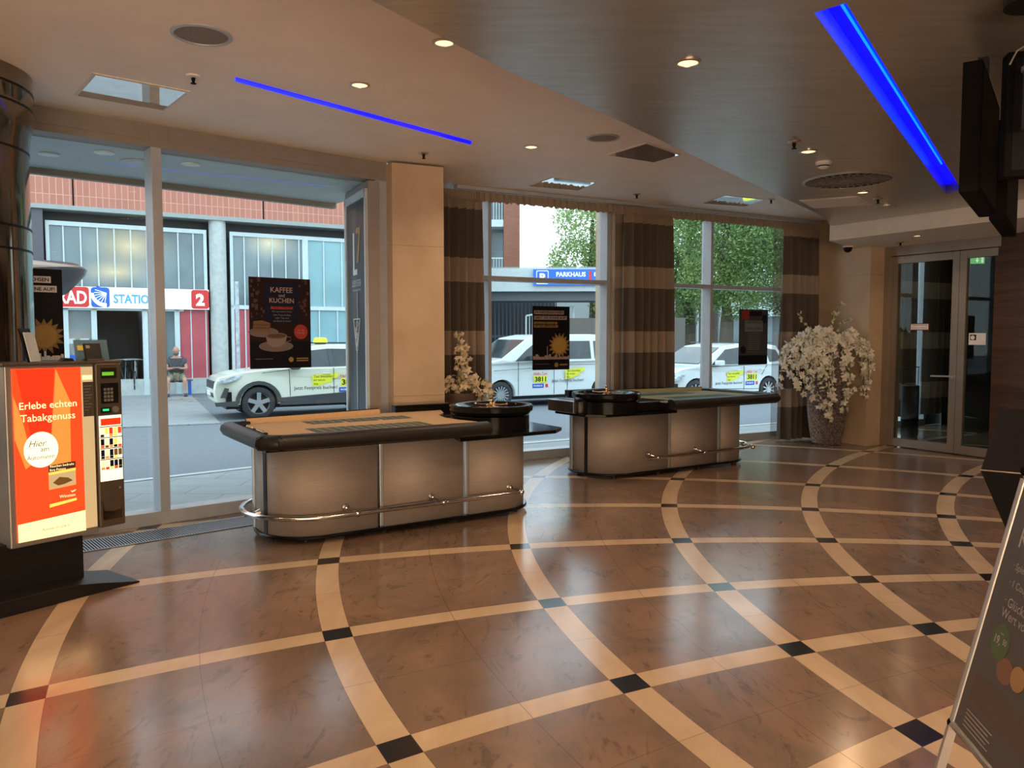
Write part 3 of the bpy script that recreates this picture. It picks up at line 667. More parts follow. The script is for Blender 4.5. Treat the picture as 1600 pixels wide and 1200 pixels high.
    # raised back edge
    be = catmull([(-1.26, .49, 0), (-.6, .57, 0), (.1, .70, 0)], 4); be = [Vector((m*p.x, p.y, .935)) for p in be]
    G().tube(be, 1., sec=[(-.012, -.03), (.012, -.03), (.012, .03), (.0, .036), (-.012, .03)]).build('raised_back_edge', M['leather'], T, 0)
    g = G(); g.grid([[(p.x, p.y-.016-(0 if k else .03), p.z+(.028 if k else -.022)) for p in be] for k in (0, 1)]); g.build('felt_upstand', felt, T, 0)
    x0, x1 = sorted((m*.28, m*.92)); G().box(x0, x1, .70, .80, .90, .985).build('chip_float', M['gloss'], T, 0, .006)
    # shelf under the wheel and drum
    sh = mx([(.28, -.63), (1.35, -.60), (1.53, -.45), (1.55, .12), (1.3, .35), (.6, .4)])
    G().prism(sh, .765, .80).build('wheel_shelf', M['gloss'], T, 0, .006)
    if m < 0: G().prism(mx([(.32, -.60), (1.28, -.60), (1.40, -.48), (1.42, .1), (1.2, .3), (.5, .35)]), .80, .92).build('wheel_box', M['gloss'], T, 0, .02)
    g = G(); g.cyl((wc[0], wc[1], .80), .372, .135, 56); g.build('drum', M['gloss'], T)
    # chip racks on the left of the beige felt
    if m > 0:
        for yy in (-.28, .02):
            g = G(); g.box(-1.385, -1.31, yy-.10, yy+.10, .905, .93).build('chip_tray', M['black'], T, 0, .003)
            g = G()
            for k in range(6): g.ball((-1.347, yy-.08+.032*k, .936), .011, 8)
            g.build('chips', M['gold'], T)
    # foot rail
    a, b = railx
    if m > 0: P = [(-.75, Y1+.12), (-1.1, Y1+.10), *[(x, y) for x, y in arc(-HX+RR, Y1-RR, RR+.13, 110, 180, 5)], *[(x, y) for x, y in arc(-HX+RR, Y0+RR, RR+.13, 180, 270, 9)], (b, Y0-.13)]
    else: P = [(a, Y0-.13), *[(x, y) for x, y in arc(HX-RR, Y0+RR, RR+.13, 270, 360, 9)], *[(x, y) for x, y in arc(HX-RR, Y1-RR, RR+.13, 0, 80, 6)], (.8, Y1+.12)]
    P = [Vector((x, y, .235)) for x, y in P]
    fr = G().tube(P, .021, 12).build('foot_rail', M['chrome'], T)
    for bx in ((-.70, .10, .92) if m > 0 else (a+.12, (a+1.1)/2, 1.08)):
        g = G(); g.ball((bx+.06, Y0-.13, .235), .030, 14); g.ball((bx, Y0-.035, .27), .024, 12); g.tube([(bx+.05, Y0-.13, .235), (bx, Y0-.03, .27)], .011, 8)
        g.cyl((bx, Y0-.012, .27), .032, -.012, 16, 'y'); g.build('rail_bracket', M['chrome'], fr)
    g = G(); e = -HX*m; ex = e-m*.0
    g.tube([(e-.13*(1 if m > 0 else -1), .0, .2), (e, .0, .215)], .011, 8); g.lathe([(.035, 0), (.012, .05 if m < 0 else -.05)], (e, 0, .215), 14, 'x'); g.build('rail_bracket', M['chrome'], fr)
    g = G(); g.lathe([(.001, .0), (.30, .0), (.375, .012), (.405, .045), (.408, .085), (.395, .098), (.375, .098), (.355, .085), (.29, .055), (.285, .045)], n=64); Wt = g.build('roulette_wheel', M['gloss'], T); Wt.location = (wc[0], wc[1], .935)
    g = G(); rg = 37
    for k in range(rg):
        g.mi = k % 2; a0, a1 = 2*PI*k/rg+.012, 2*PI*(k+1)/rg-.012
        g.poly([(.235*math.cos(a0), .235*math.sin(a0), .044), (.284*math.cos(a0), .284*math.sin(a0), .050), (.284*math.cos(a1), .284*math.sin(a1), .050), (.235*math.cos(a1), .235*math.sin(a1), .044)])
    g.build('number_ring', [M['red'], M['black']], Wt, 0)
    g = G(); g.lathe([(.285, .040), (.235, .036), (.10, .050), (.03, .066), (.001, .068)], n=48); g.build('rotor', mat('rotor_wood', (.05, .018, .012), .2), Wt)
    g = G(); g.lathe([(.05, .062), (.045, .075), (.018, .09), (.012, .12), (.024, .13), (.022, .142), (.012, .15), (.017, .16), (.014, .172), (.001, .178)], n=20)
    for k in range(4):
        a = PI/4+k*PI/2; c_, s_ = math.cos(a), math.sin(a)
        g.tube([(.02*c_, .02*s_, .098), (.09*c_, .09*s_, .094), (.15*c_, .15*s_, .10)], .007, 8); g.ball((.155*c_, .155*s_, .10), .014, 10)
    g.build('turret', M['gold'], Wt)
    g = G()
    for k in range(8):
        a = k*PI/4+.2; g.ball((.335*math.cos(a), .335*math.sin(a), .078), .011, 8, .6)
    g.build('deflectors', M['gold'], Wt)
    return T
roulette_table(1, (-1.04, 7.23), R(33), 'long roulette table with beige felt and brushed steel body, nearer to the camera', [-.38, .46], (.92, -.12), True, M['felt'], (None, 1.0))
roulette_table(-1, (1.895, 10.13), R(32), 'farther roulette table with greenish felt, in front of the curtained windows', [-.22, .645], (-1.115, -.31), True, M['feltg'], (-.70, None))
# steel card box on the left end of the farther table
p = fl(866, 640, .80)
T2M = Matrix.Translation((1.895, 10.13, 0)) @ Matrix.Rotation(R(32), 4, 'Z')
bx = thing('dealer_box', 'chrome and brown box on the left end of the farther roulette table', 'box', T2M @ Vector((-1.48, -.02, .80)), R(32))
G().box(-.12, .02, -.30, .22, .0, .135).build('chrome_side', M['chrome'], bx, 0, .006)
G().box(.02, .16, -.30, .22, .0, .14).build('brown_case', mat('brown_case', (.10, .045, .03), .3), bx, 0, .006)
# ================================================================ CIGARETTE MACHINE
MF = Frame(-3.11, 4.82, 36)
mh = lambda px, py, off=0: MF.hit(px, py, off)
VM = thing('cigarette_machine', 'cigarette vending machine with lit red advertising panel at the left edge', 'vending machine', MF.w(0, 0), MF.rz)
M['mbrown'] = mat('machine_bronze', (.10, .075, .055), .4, metal=.4); M['malu'] = mat('machine_frame_alu', (.30, .29, .27), .4, metal=.6)
def glow(name, c, es): return mat(name, tuple(v*.5 for v in c), .4, emit=c, es=es)
M['gred'] = glow('lit_red', (1, .055, .010), 1.35); M['gor'] = glow('lit_orange', (1, .20, .035), 1.5); M['gor2'] = glow('lit_dark_red', (.85, .03, .006), 1.2); M['gyel'] = glow('lit_yellow', (1, .62, .10), 1.2)
M['gcream'] = glow('lit_cream', (1, .74, .36), 1.4); M['gbeige'] = glow('lit_beige', (.62, .44, .22), .8); M['gwhite'] = glow('lit_white', (1, .88, .62), 1.3); M['ggreen'] = glow('lcd_green', (.22, .75, .05), .5); M['ggreen2'] = glow('led_green', (.02, .9, .25), 1.2)
W0, W1x = mh(8, 575)[0], mh(189, 570)[0]; ZT = mh(18, 575)[1]+.012; ZB = .385; XK = mh(149.5, 600)[0]
G().box(W0, XK, .02, .34, ZB-.02, ZT).build('light_box', M['malu'], VM, 0, .008)
G().box(XK, W1x, .0, .34, ZB+.01, ZT).build('service_column', M['mbrown'], VM, 0, .008)
G().box(W0-.02, W1x+.01, .0, .35, ZT, ZT+.018).build('top_lid', M['mbrown'], VM, 0, .004)
# stand and curved foot
a_, b_ = mh(0, 900, .05)[0], mh(135, 900, .05)[0]
G().box(W0-.1, b_, .08, .28, .05, ZB).build('stand', M['black'], VM, 0, .004)
g = G(); fx0, fx1 = loc(MF, fl(-60, 950))[0], loc(MF, fl(190, 900))[0]
pts = []
for k in range(17):
    t = k/16; x = fx0+(fx1-fx0)*t; pts.append((x, .012+.085*math.sin(PI*min(1, (1-t)*1.6)/2)**1.2 if t > .37 else .097))
pts = pts+[(fx1, 0), (fx0, 0)]
g.slab(pts, -.14, .30); g.build('foot', M['black'], VM, 0, .004)
# advertising panel (lit)

px0, px1, pz0, pz1 = mh(20, 600)[0], mh(127.5, 600)[0], ZB+.015, ZT-.02
adv = panel('advertising_panel', M['gred'], VM, px0, px1, pz0, pz1, .02, .012, 'lit red cigarette advertising poster')
PWd, PH = px1-px0, pz1-pz0
ax = lambda u: px0+PWd*u
az = lambda v: pz0+PH*v
def ply(name, m_, uv, y, par=None, label=None):
    o = G().slab([(ax(u), az(v)) for u, v in uv], y, y+.0006).build(name, m_, par or adv, 0)
    if label: o['label'] = label
    return o
ply('shape', M['gor2'], [(.05, .995), (.60, .995), (.50, .55), (.30, .45)], .0066)
ply('shape', M['gor'], [(.62, .995), (.82, .8), (.80, .35), (.48, .40), (.55, .7)], .0063)
ply('shape', M['gor'], [(.0, .85), (.12, .70), (.25, .45), (.14, .42), (.0, .6)], .0062)
ply('cream_band', M['gcream'], [(0, 0), (1, 0), (1, .125), (0, .105)], .0058)
text('Rauchen ist tödlich', M['ptan'], adv, ax(.55), az(.045), .005, w=PWd*.40)
text('Erlebe echten', M['gcream'], adv, ax(.08), az(.765), .005, w=PWd*.84, align='LEFT', bold=.008)
text('Tabakgenuss', M['gcream'], adv, ax(.09), az(.68), .005, w=PWd*.80, align='LEFT', bold=.006)
ply('round_badge', M['gwhite'], [(.37+.25*math.cos(2*PI*k/32), .525+.105*math.sin(2*PI*k/32)) for k in range(32)], .0056)
text('Hier', M['ptan'], adv, ax(.32), az(.545), .005, w=PWd*.26, shear=.35); text('am', M['ptan'], adv, ax(.42), az(.513), .005, w=PWd*.12); text('Automaten', M['ptan'], adv, ax(.36), az(.470), .005, w=PWd*.40)
ply('pack', M['gor'], [(.46, .175), (.87, .195), (.87, .435), (.46, .425)], .0056)
ply('pack_warning', M['mbrown'], [(.46, .385), (.87, .395), (.87, .435), (.46, .425)], .0050)
text('Rauchen bedroht', M['gcream'], adv, ax(.665), az(.412), .0045, w=PWd*.36, bold=.008); text('Ihre Potenz', M['gcream'], adv, ax(.60), az(.390), .0045, w=PWd*.24, bold=.008)
ply('pack_yellow', M['gyel'], [(.46, .368), (.87, .378), (.87, .392), (.46, .382)], .0048)
ply('pack_picture', M['gbeige'], [(.47, .285), (.86, .295), (.86, .375), (.47, .365)], .0049)
ply('pack_picture_shape', M['ptan'], [(.52, .32), (.62, .35), (.75, .34), (.82, .32), (.7, .305), (.6, .30)], .0044)
ply('pack_red', M['gred'], [(.46, .175), (.87, .195), (.87, .29), (.46, .28)], .0052)
text('Winston', M['gcream'], adv, ax(.73), az(.222), .0045, w=PWd*.24, bold=.008)
ply('emblem', M['gcream'], [(.78, .262), (.80, .255), (.87, .262), (.84, .252), (.80, .247)], .0045)
ply('pack_foot', M['gyel'], [(.46, .175), (.87, .195), (.87, .21), (.46, .195)], .0048)
# beige strip with notice
sx0, sx1 = px1+.002, XK-.012
panel('side_strip', M['gbeige'], VM, sx0, sx1, pz0+.01, pz1, .02, .008, 'dim beige side strip of the light box')
nt_ = panel('price_notice', M['mbrown'], VM, sx0+.01, sx1, pz1-.33, pz1-.10, .012, .002, 'dark printed notice')
for k in range(9): panel('text_line', M['malu'], nt_, sx0+.018, sx1-.01-.01*(k % 3), pz1-.13-.02*k, pz1-.125-.02*k, .0095, .0006)
panel('price_label', M['gcream'], VM, sx0+.008, sx1-.006, pz1-.085, pz1-.055, .0115, .001)
# service column details
kx0, kx1 = XK+.012, W1x-.012; kw = kx1-kx0
Z = lambda py: mh(170, py)[1]
d = panel('display', M['black'], VM, kx0+kw*.15, kx0+kw*.85, Z(591), Z(575), -.0, .004); panel('display_text', M['ggreen'], d, kx0+kw*.2, kx0+kw*.72, Z(586.5), Z(581), -.004, .001, 'green lit display')
kp = panel('keypad', M['dark'], VM, kx0+kw*.14, kx0+kw*.9, Z(630), Z(598.5), -.0, .006)
g = G()
for r_ in range(4):
    for c_ in range(3): g.box(kx0+kw*(.24+.15*c_), kx0+kw*(.35+.15*c_), -.010, -.006, Z(606+5.6*r_+4), Z(606+5.6*r_))
g.build('keys', M['malu'], kp, 0)
c_ = panel('card_reader', M['black'], VM, kx0+kw*.1, kx0+kw*.55, Z(645), Z(636), -.0, .006); panel('led', M['ggreen2'], c_, kx0+kw*.18, kx0+kw*.45, Z(641.5), Z(638.5), -.006, .001, 'green light')
G().cyl((kx0+kw*.75, -.0, Z(640)), .022, -.01, 16, 'y').build('coin_slot', M['malu'], VM)
lb = panel('product_light_box', M['gwhite'], VM, kx0, kx1, Z(751), Z(649), 0, .006, 'lit product window with cigarette packs')
panel('red_header', M['gor2'], lb, kx0+.01, kx1-.005, Z(664), Z(653.5), -.006, .002)
cols = [M['gred'], M['gyel'], M['gor'], M['gcream'], M['pnavy'], M['ptan'], M['gwhite'], M['gor2']]; rnd = random.Random(4)
for r_ in range(4):
    zt = Z(668+17*r_); zb = Z(668+17*r_+14)
    panel('shelf_divider', M['mbrown'], lb, kx0, kx1, Z(668+17*r_-1.2), Z(668+17*r_-2.4), -.006, .003)
    for c_ in range(5):
        x0 = kx0+.006+kw*.195*c_; x1 = x0+kw*.155
        p_ = panel('pack_button', cols[rnd.randrange(8)], lb, x0, x1, zb+(zt-zb)*.3, zt, -.006, .002); panel('pack_text', cols[rnd.randrange(8)], p_, x0, x1, zb, zb+(zt-zb)*.28, -.006, .002)
G().box(kx0+.01, kx1-.01, -.0, .01, Z(812), Z(783)).build('dispensing_tray', M['dark'], VM, 0)
G().slab([(kx0+.005, Z(782)), (kx1-.01, Z(782)), (kx1-.02, Z(797)), (kx0+kw*.5, Z(799)), (kx0+.02, Z(797))], -.010, .0).build('tray_flap', M['mbrown'], VM, 0)
G().cyl((kx0+kw*.85, 0, Z(764)), .008, -.006, 12, 'y').build('lock', M['malu'], VM)
# things on top of the machine
zt = ZT+.018
def onmachine(name, label, cat, px, y=.12, rz=0):
    x = mh(px, 560, y)[0]; t = thing(name, label, cat, MF.w(x, y, zt), MF.rz+rz); return t
t = onmachine('leaflet_holder', 'dark leaflet holder leaning on top of the cigarette machine, at its left', 'leaflet holder', 52, .10, R(-50))
G().box(-.006, .006, -.06, .06, 0, .22, Matrix.Rotation(R(-14), 4, 'Y')).build('dark_leaflet', M['poster'], t, 0)
G().box(.012, .018, -.06, .06, 0, .19, Matrix.Rotation(R(-12), 4, 'Y')).build('pale_leaflet', mat('pale_paper', (.55, .60, .62), .5), t, 0)
t = onmachine('leaflet_stand', 'clear leaflet stand with blue leaflets behind the small card terminal', 'leaflet stand', 147, .16)
M['acryl'] = glassmat('acrylic', (.9, .95, .95)); M['bleaf'] = mat('blue_leaflet', (.20, .30, .42), .5); M['yel'] = mat('yellow_print', (.75, .60, .08), .6)
G().box(-.12, .12, .0, .006, 0, .15, Matrix.Rotation(R(-14), 4, 'X')).build('clear_panel', M['acryl'], t, 0)
G().box(-.115, .11, .008, .011, .005, .145, Matrix.Rotation(R(-14), 4, 'X')).build('leaflet', M['bleaf'], t, 0)
G().box(-.10, -.04, -.003, -.001, .07, .105, Matrix.Rotation(R(-14), 4, 'X')).build('yellow_print', M['yel'], t, 0)
t = onmachine('card_terminal', 'small black card terminal standing on the cigarette machine', 'card terminal', 147, .06)
G().box(-.055, .055, -.01, .012, .004, .12, Matrix.Rotation(R(-16), 4, 'X')).build('screen_body', M['black'], t, 0, .006)
G().box(-.045, -.02, -.012, -.010, .085, .105, Matrix.Rotation(R(-16), 4, 'X')).build('symbol', M['malu'], t, 0)
G().box(-.05, .06, -.02, .05, 0, .012).build('foot', M['mbrown'], t, 0, .003)
t = onmachine('black_object', 'small low black object on the cigarette machine left of the card terminal', 'device', 103, .08)
G().slab([(-.04, 0), (.045, 0), (.03, .02), (-.02, .024)], -.03, .03).build('body', M['black'], t, 0, .004)
# ================================================================ CHROME COLUMN
cc = fl(-140, 118, ZC)
cx_, cy_, cr = -4.10, 5.62, .60
e = fl(36, 112, ZC)
col = thing('mirror_column', 'polished bronze mirror column with black rings at the left edge', 'column', (e.x-.62, e.y-.10, 0))
g = G(); zr = [.0, .95, 1.55, 2.35, 2.50, 2.98, 3.32, 3.45, ZC-.003]
prof = [(.60, 0)]
for z in (0.3, .7, 1.1, 1.6, 2.1, 2.45, 2.7, 2.9): prof.append((.60-.0*z, z))
prof += [(.605, 3.05), (.62, 3.15), (.635, 3.25), (.64, 3.35), (.64, ZC-.003)]
g.lathe(prof, n=64); g.build('bronze_shell', M['bronze'], col, 60)
for z, r_ in ((3.42, .643), (3.30, .640), (3.0, .605), (2.46, .603), (2.30, .603), (1.30, .603), (1.0, .603), (.3, .603)):
    g = G(); g.lathe([(r_-.01, -.008), (r_+.001, -.008), (r_+.001, .008), (r_-.01, .008)], (0, 0, z), 64); g.build('black_ring', M['black'], col)
# ================================================================ POSTERS ON THE WINDOWS
def poster(fr, px0, px1, py0, py1, name, label, off=.10, base=None, group=None):
    a, z1 = fr.hit(px0, py0, off); b, _ = fr.hit(px1, py0, off); _, z0 = fr.hit(px1, py1, off)
    o = fr.w(a, off, z0); t = thing(name, label, 'poster', o, fr.rz, group)
    W_, H_ = b-a, z1-z0
    panel('sheet', base or M['poster'], t, 0, W_, 0, H_, 0, .003)
    return t, W_, H_
def disc(name, m_, par, cx, cz, rx_, rz_=None, y=-.004, n=28, a0=0, a1=360, t=.0008):
    rz_ = rz_ or rx_; P = [(cx+rx_*math.cos(R(a0+(a1-a0)*k/n)), cz+rz_*math.sin(R(a0+(a1-a0)*k/n))) for k in range(n if a1-a0 == 360 else n+1)]
    return G().slab(P, y, y+t).build(name, m_, par, 0)
def rect(name, m_, par, x0, x1, z0, z1, y=-.0036): return G().box(x0, x1, y, y+.0006, z0, z1).build(name, m_, par, 0)
# coffee and cake
t, W_, H_ = poster(LF, 388, 484, 432, 574, 'window_poster', 'dark KAFFEE und KUCHEN poster hanging in the big window')
rnd = random.Random(11)
rect('print_upper', M['pmaroon'], t, 0, W_, H_*.3, H_, -.0034)
bk = G()
for k in range(34):
    x = rnd.choice([rnd.uniform(.01, .22), rnd.uniform(.80, .97)])*W_; z = H_*rnd.uniform(.55, .98); s_ = rnd.uniform(.012, .03); bk.box(x, min(W_, x+s_), -.0040, -.0034, z, z+s_*1.3)
bk.build('print_bokeh', mat('poster_bokeh', (.055, .024, .024), .5), t, 0)['kind'] = 'stuff'
rect('navy_block', M['pnavy'], t, W_*.24, W_*.80, H_*.50, H_*.94, -.0046)
for s_, z, w_, c_ in (('KAFFEE', .84, .36, 'pink'), ('und', .79, .10, 'pink'), ('KUCHEN', .725, .40, 'pink')): text(s_, M['pink'], t, W_*.52, H_*z, -.0052, w=W_*w_, bold=.012)
rect('red_label', M['pred'], t, W_*.34, W_*.70, H_*.655, H_*.685, -.0050); text('JEDEN SONNTAG', M['poster'], t, W_*.52, H_*.662, -.0056, w=W_*.30)
for s_, z, w_ in (('Wir spendieren Ihnen', .615, .33), ('eine Tasse Kaffee', .582, .28), ('oder Tee und', .549, .22), ('ein Stück Kuchen!', .516, .28)): text(s_, M['malu'], t, W_*.52, H_*z, -.0052, w=W_*w_)
disc('red_disc', M['pred'], t, W_*.83, H_*.405, W_*.115, y=-.0052); text('So. ab', M['pink'], t, W_*.83, H_*.415, -.0058, w=W_*.10); text('14:00 Uhr', M['pink'], t, W_*.83, H_*.385, -.0058, w=W_*.14)
disc('cake_plate', M['porc'], t, W_*.22, H_*.40, W_*.24, H_*.055, -.0042)
G().slab([(W_*.05, H_*.41), (W_*.32, H_*.40), (W_*.33, H_*.50), (W_*.20, H_*.53), (W_*.06, H_*.52)], -.0050, -.0044).build('cake_slice', M['cake'], t, 0)
for z in (.44, .475): rect('cake_layer', M['coffee'], t, W_*.055, W_*.325, H_*z, H_*(z+.012), -.0054)
disc('saucer', M['porc'], t, W_*.42, H_*.245, W_*.28, H_*.06, -.0046); G().slab([(W_*.25, H_*.36), (W_*.60, H_*.36), (W_*.56, H_*.27), (W_*.46, H_*.235), (W_*.36, H_*.235), (W_*.28, H_*.27)], -.0054, -.0048).build('cup', mat('poster_cup', (.19, .15, .14), .5), t, 0)
disc('cup_rim', M['porc'], t, W_*.425, H_*.36, W_*.175, H_*.035, -.0058); disc('coffee', M['coffee'], t, W_*.425, H_*.36, W_*.15, H_*.024, -.0062)
g = G(); g.tube([(W_*.59, -.0055, H_*.35), (W_*.65, -.0055, H_*.345), (W_*.655, -.0055, H_*.305), (W_*.57, -.0055, H_*.29)], .004, 6); g.build('cup_handle', M['porc'], t)
rect('foot_band', M['poster'], t, 0, W_, 0, H_*.155, -.0048); disc('emblem', M['ptan'], t, W_*.66, H_*.095, W_*.04, y=-.0054)
for z in (.10, .075): rect('foot_text', M['ptan'], t, W_*.75, W_*.95, H_*z, H_*(z+.012), -.0054)
rect('foot_line', M['pink'], t, W_*.08, W_*.36, H_*.105, H_*.108, -.0054)
def sun(par, cx, cz, r_, m_, y=-.0052):
    P = []
    for k in range(32):
        a = 2*PI*k/32; q_ = r_*(1.55 if k % 2 == 0 else 1.0)*(1 if k % 4 else .93); P.append((cx+q_*math.cos(a), cz+q_*math.sin(a)))
    G().slab(P, y, y+.0006).build('sun_rays', m_, par, 0); disc('sun_disc', M['gold2'], par, cx, cz, r_*.92, y=y-.0008)
M['gold2'] = mat('poster_sun_gold', (.40, .235, .05), .5)
def skyline(par, x0, x1, z0, hmax, m_, y=-.006):
    rnd = random.Random(5); x = x0; g = G()
    while x < x1:
        w_ = rnd.uniform(.02, .07)*(x1-x0)*1.3; h_ = hmax*rnd.choice([.25, .35, .5, .6, .8]); w_ = min(w_, x1-x); g.box(x, x+w_*.92, y, y+.0006, z0, z0+h_); x += w_
    g.box(x0+(x1-x0)*.38, x0+(x1-x0)*.40, y, y+.0006, z0, z0+hmax*2.2); g.box(x0, x1, y, y+.0006, z0-hmax*.12, z0); g.build('skyline', m_, par, 0)
def sunposter(fr, px0, px1, py0, py1, label, off, bright, lines=True):
    t, W_, H_ = poster(fr, px0, px1, py0, py1, 'window_poster', label, off)
    pk = M['white2'] if bright else M['pink']
    for s_, z, w_ in (('IN NIEDERSACHSEN', .885, .80), ('GEHT DIE SONNE AUF!', .80, .88)):
        rect('text_band', pk, t, W_*.04, W_*(.04+w_), H_*(z-.012), H_*(z+.048), -.0040); text(s_, M['poster'], t, W_*.07, H_*z, -.0046, w=W_*(w_-.06), align='LEFT', bold=.02)
    if lines:
        for s_, z, w_ in (('WILLKOMMEN IN DER', .725, .62), ('SPIELBANK', .675, .64)): rect('gold_band', M['ptan'], t, W_*.04, W_*(.04+w_), H_*(z-.008), H_*(z+.030), -.0040); text(s_, M['poster'], t, W_*.07, H_*(z), -.0046, w=W_*(w_-.08), align='LEFT')
    sun(t, W_*.72, H_*.385, W_*.20, M['ptan']); skyline(t, W_*.01, W_*.99, H_*.175, H_*.09, pk)
    rect('foot_line', pk, t, W_*.05, W_*.45, H_*.09, H_*.093, -.0040); disc('emblem', M['ptan'], t, W_*.64, H_*.075, W_*.055, y=-.0046); rect('foot_text', M['ptan'], t, W_*.73, W_*.95, H_*.065, H_*.09, -.0040)
    return t
sunposter(RF, 832, 890, 478, 577, 'black sunrise poster IN NIEDERSACHSEN GEHT DIE SONNE AUF! in the window before the white van', .10, False)
sunposter(LF, -18, 96, 416, 590, 'black sunrise poster behind the left column, only its right part shows', .10, True, False)
t, W_, H_ = poster(RF, 1155, 1200, 483, 569, 'window_poster', 'grey and black CHALLENGE poster in the window with the trees', .10, mat('poster_charcoal', (.045, .045, .05), .4))
rect('photo_red', M['pred'], t, W_*.10, W_*.35, H_*.82, H_*.98); rect('photo_dark', M['pmaroon'], t, W_*.35, W_*.78, H_*.88, H_*.97); rect('photo_blue', M['pnavy'], t, W_*.80, W_*.95, H_*.75, H_*.9)
rect('title_block', M['malu'], t, W_*.20, W_*.82, H_*.60, H_*.80, -.0040); text('UNDERDOG', M['poster'], t, W_*.51, H_*.745, -.0048, w=W_*.56); text('CHALLENGE', M['poster'], t, W_*.51, H_*.63, -.0048, w=W_*.56)
for k in range(10): rect('text_line', M['malu'], t, W_*(.28+.02*(k % 3)), W_*(.74-.02*(k % 2)), H_*(.565-.032*k), H_*(.572-.032*k))
rect('red_line', M['pred'], t, W_*.3, W_*.64, H_*.225, H_*.24); disc('badge', M['poster'], t, W_*.15, H_*.27, W_*.1); rect('foot', M['poster'], t, 0, W_, 0, H_*.17)
# ================================================================ LUCKY SEVEN display case outside
LS = Frame(-1.93, 9.20, 153)
Pn = Vector((-1.535, 8.395, 0)); Pf = Vector((-1.93, 9.20, 0)); a_ = math.degrees(math.atan2((Pn-Pf).x, (Pn-Pf).y)); LS = Frame(Pf.x, Pf.y, a_); LW = (Pn-Pf).length
ls = thing('display_case', 'tall narrow illuminated-style LUCKY SEVEN display case outside the window beside the pillar', 'display case', LS.w(0, 0), LS.rz)
ls['label'] = 'tall narrow dark LUCKY SEVEN display case outside beside the stone pillar'
M['case'] = mat('case_alu', (.55, .58, .60), .4, metal=.3); M['print'] = mat('case_print', (.022, .026, .032), .35)
G().box(-.06, LW, .02, .14, -.03, 3.33).build('case_body', M['header'], ls, 0)
G().box(0, .05, -.01, .02, .0, 3.25).box(LW-.07, LW-.02, -.01, .02, 0, 3.25).box(0, LW-.02, -.01, .02, 3.17, 3.25).box(0, LW-.02, -.01, .02, 0, .08).build('case_frame', M['case'], ls, 0, .003)
panel('print_sheet', M['print'], ls, .05, LW-.07, .08, 3.17, .02, .01)
mw = (LW-.02)/2; M['wprint'] = mat('white_print', (.62, .62, .60), .5)
G().slab([(mw-.13, 2.84), (mw-.07, 2.84), (mw-.07, 2.43), (mw+.04, 2.43), (mw+.04, 2.37), (mw-.13, 2.37)], .006, .0095).build('letter_l', M['wprint'], ls, 0)
G().slab([(mw-.0, 2.88), (mw+.17, 2.88), (mw+.17, 2.82), (mw+.09, 2.50), (mw+.03, 2.50), (mw+.115, 2.82), (mw-.0, 2.82)], .006, .0095).build('number_seven', M['gold2'], ls, 0)
text('LUCKY SEVEN', M['wprint'], ls, mw, 2.24, .008, w=.36, h=.075); text('COCKTAILBAR & RESTAURANT', M['wprint'], ls, mw, 2.19, .008, w=.34, h=.022)
g = G(); y_ = .006
for A, B in (((-.13, 1.48), (-.02, 1.13)), ((.13, 1.48), (.02, 1.13)), ((-.13, 1.48), (.13, 1.48)), ((0, 1.14), (0, .42)), ((-.10, .40), (.10, .40)), ((-.02, 1.13), (.02, 1.13))): g.bar((mw+A[0], y_, A[1]+.40), (mw+B[0], y_, B[1]+.40), .006, .010)
rnd = random.Random(8)
for k in range(40): 
    z = rnd.uniform(1.56, 1.82); hw = .11*(z-1.5)/.38; x = rnd.uniform(-hw, hw); g.bar((mw+x, y_, z), (mw+x+rnd.uniform(-.02, .02), y_, z+rnd.uniform(.01, .05)), .006, .005)
for k in range(12): z = 1.84+k*.028; g.bar((mw+.03+rnd.uniform(-.01, .01), y_, z), (mw+.03+rnd.uniform(-.01, .02), y_, z+.03), .006, .006)
g.build('martini_glass_print', M['wprint'], ls, 0)
# ================================================================ FLOWERS
def flowers(g, pts, rnd, size, spread, n):
    """five-petalled blossoms scattered along a path"""
    for i in range(n):
        t = i/(n-1)*(len(pts)-1); k = min(int(t), len(pts)-2); p = pts[k].lerp(pts[k+1], t-k)
        p = p+Vector((rnd.gauss(0, spread), rnd.gauss(0, spread), rnd.gauss(0, spread*.7)))
        nrm = Vector((rnd.uniform(-1, 1), rnd.uniform(-1.4, .4), rnd.uniform(-.4, .9))).normalized(); a = nrm.orthogonal().normalized(); b = nrm.cross(a); s_ = size*rnd.uniform(.75, 1.2)
        c = g.v(p+nrm*s_*.25)
        for q_ in range(5):
            th = q_*2*PI/5+rnd.uniform(-.2, .2); d_ = a*math.cos(th)+b*math.sin(th); e_ = a*math.cos(th+PI/2)+b*math.sin(th+PI/2)
            v1 = g.v(p+d_*s_*.55+e_*s_*.36+nrm*s_*.05); v2 = g.v(p+d_*s_*1.0+e_*s_*.1-nrm*s_*.1); v3 = g.v(p+d_*s_*.55-e_*s_*.36+nrm*s_*.05)
            g.face([c, v1, v2, v3])
def spray(par, pts, rnd, size, spread, n, m_, r_=.006):
    P = catmull(pts, 5); st = G().tube(P, r_, 6).build('stem', M['leafgreen'], par)
    g = G(); flowers(g, P[2:], rnd, size, spread, n); g.build('blossoms', m_, st, 0)
vp = fl(1297, 696); vp.y += .16
vz = thing('floor_vase', 'tall dark woven floor vase in front of the stone wall', 'vase', vp)
g = G(); n = 40; prof = [(.17, 0), (.20, .02), (.245, .25), (.275, .5), (.285, .75), (.285, 1.0), (.29, 1.25), (.285, 1.50)]
def pr(z):
    for (r0, z0), (r1, z1) in zip(prof, prof[1:]):
        if z <= z1: return r0+(r1-r0)*(z-z0)/(z1-z0) if z1 > z0 else r0
    return prof[-1][0]
rows = []; nz = 46; rnd = random.Random(2)
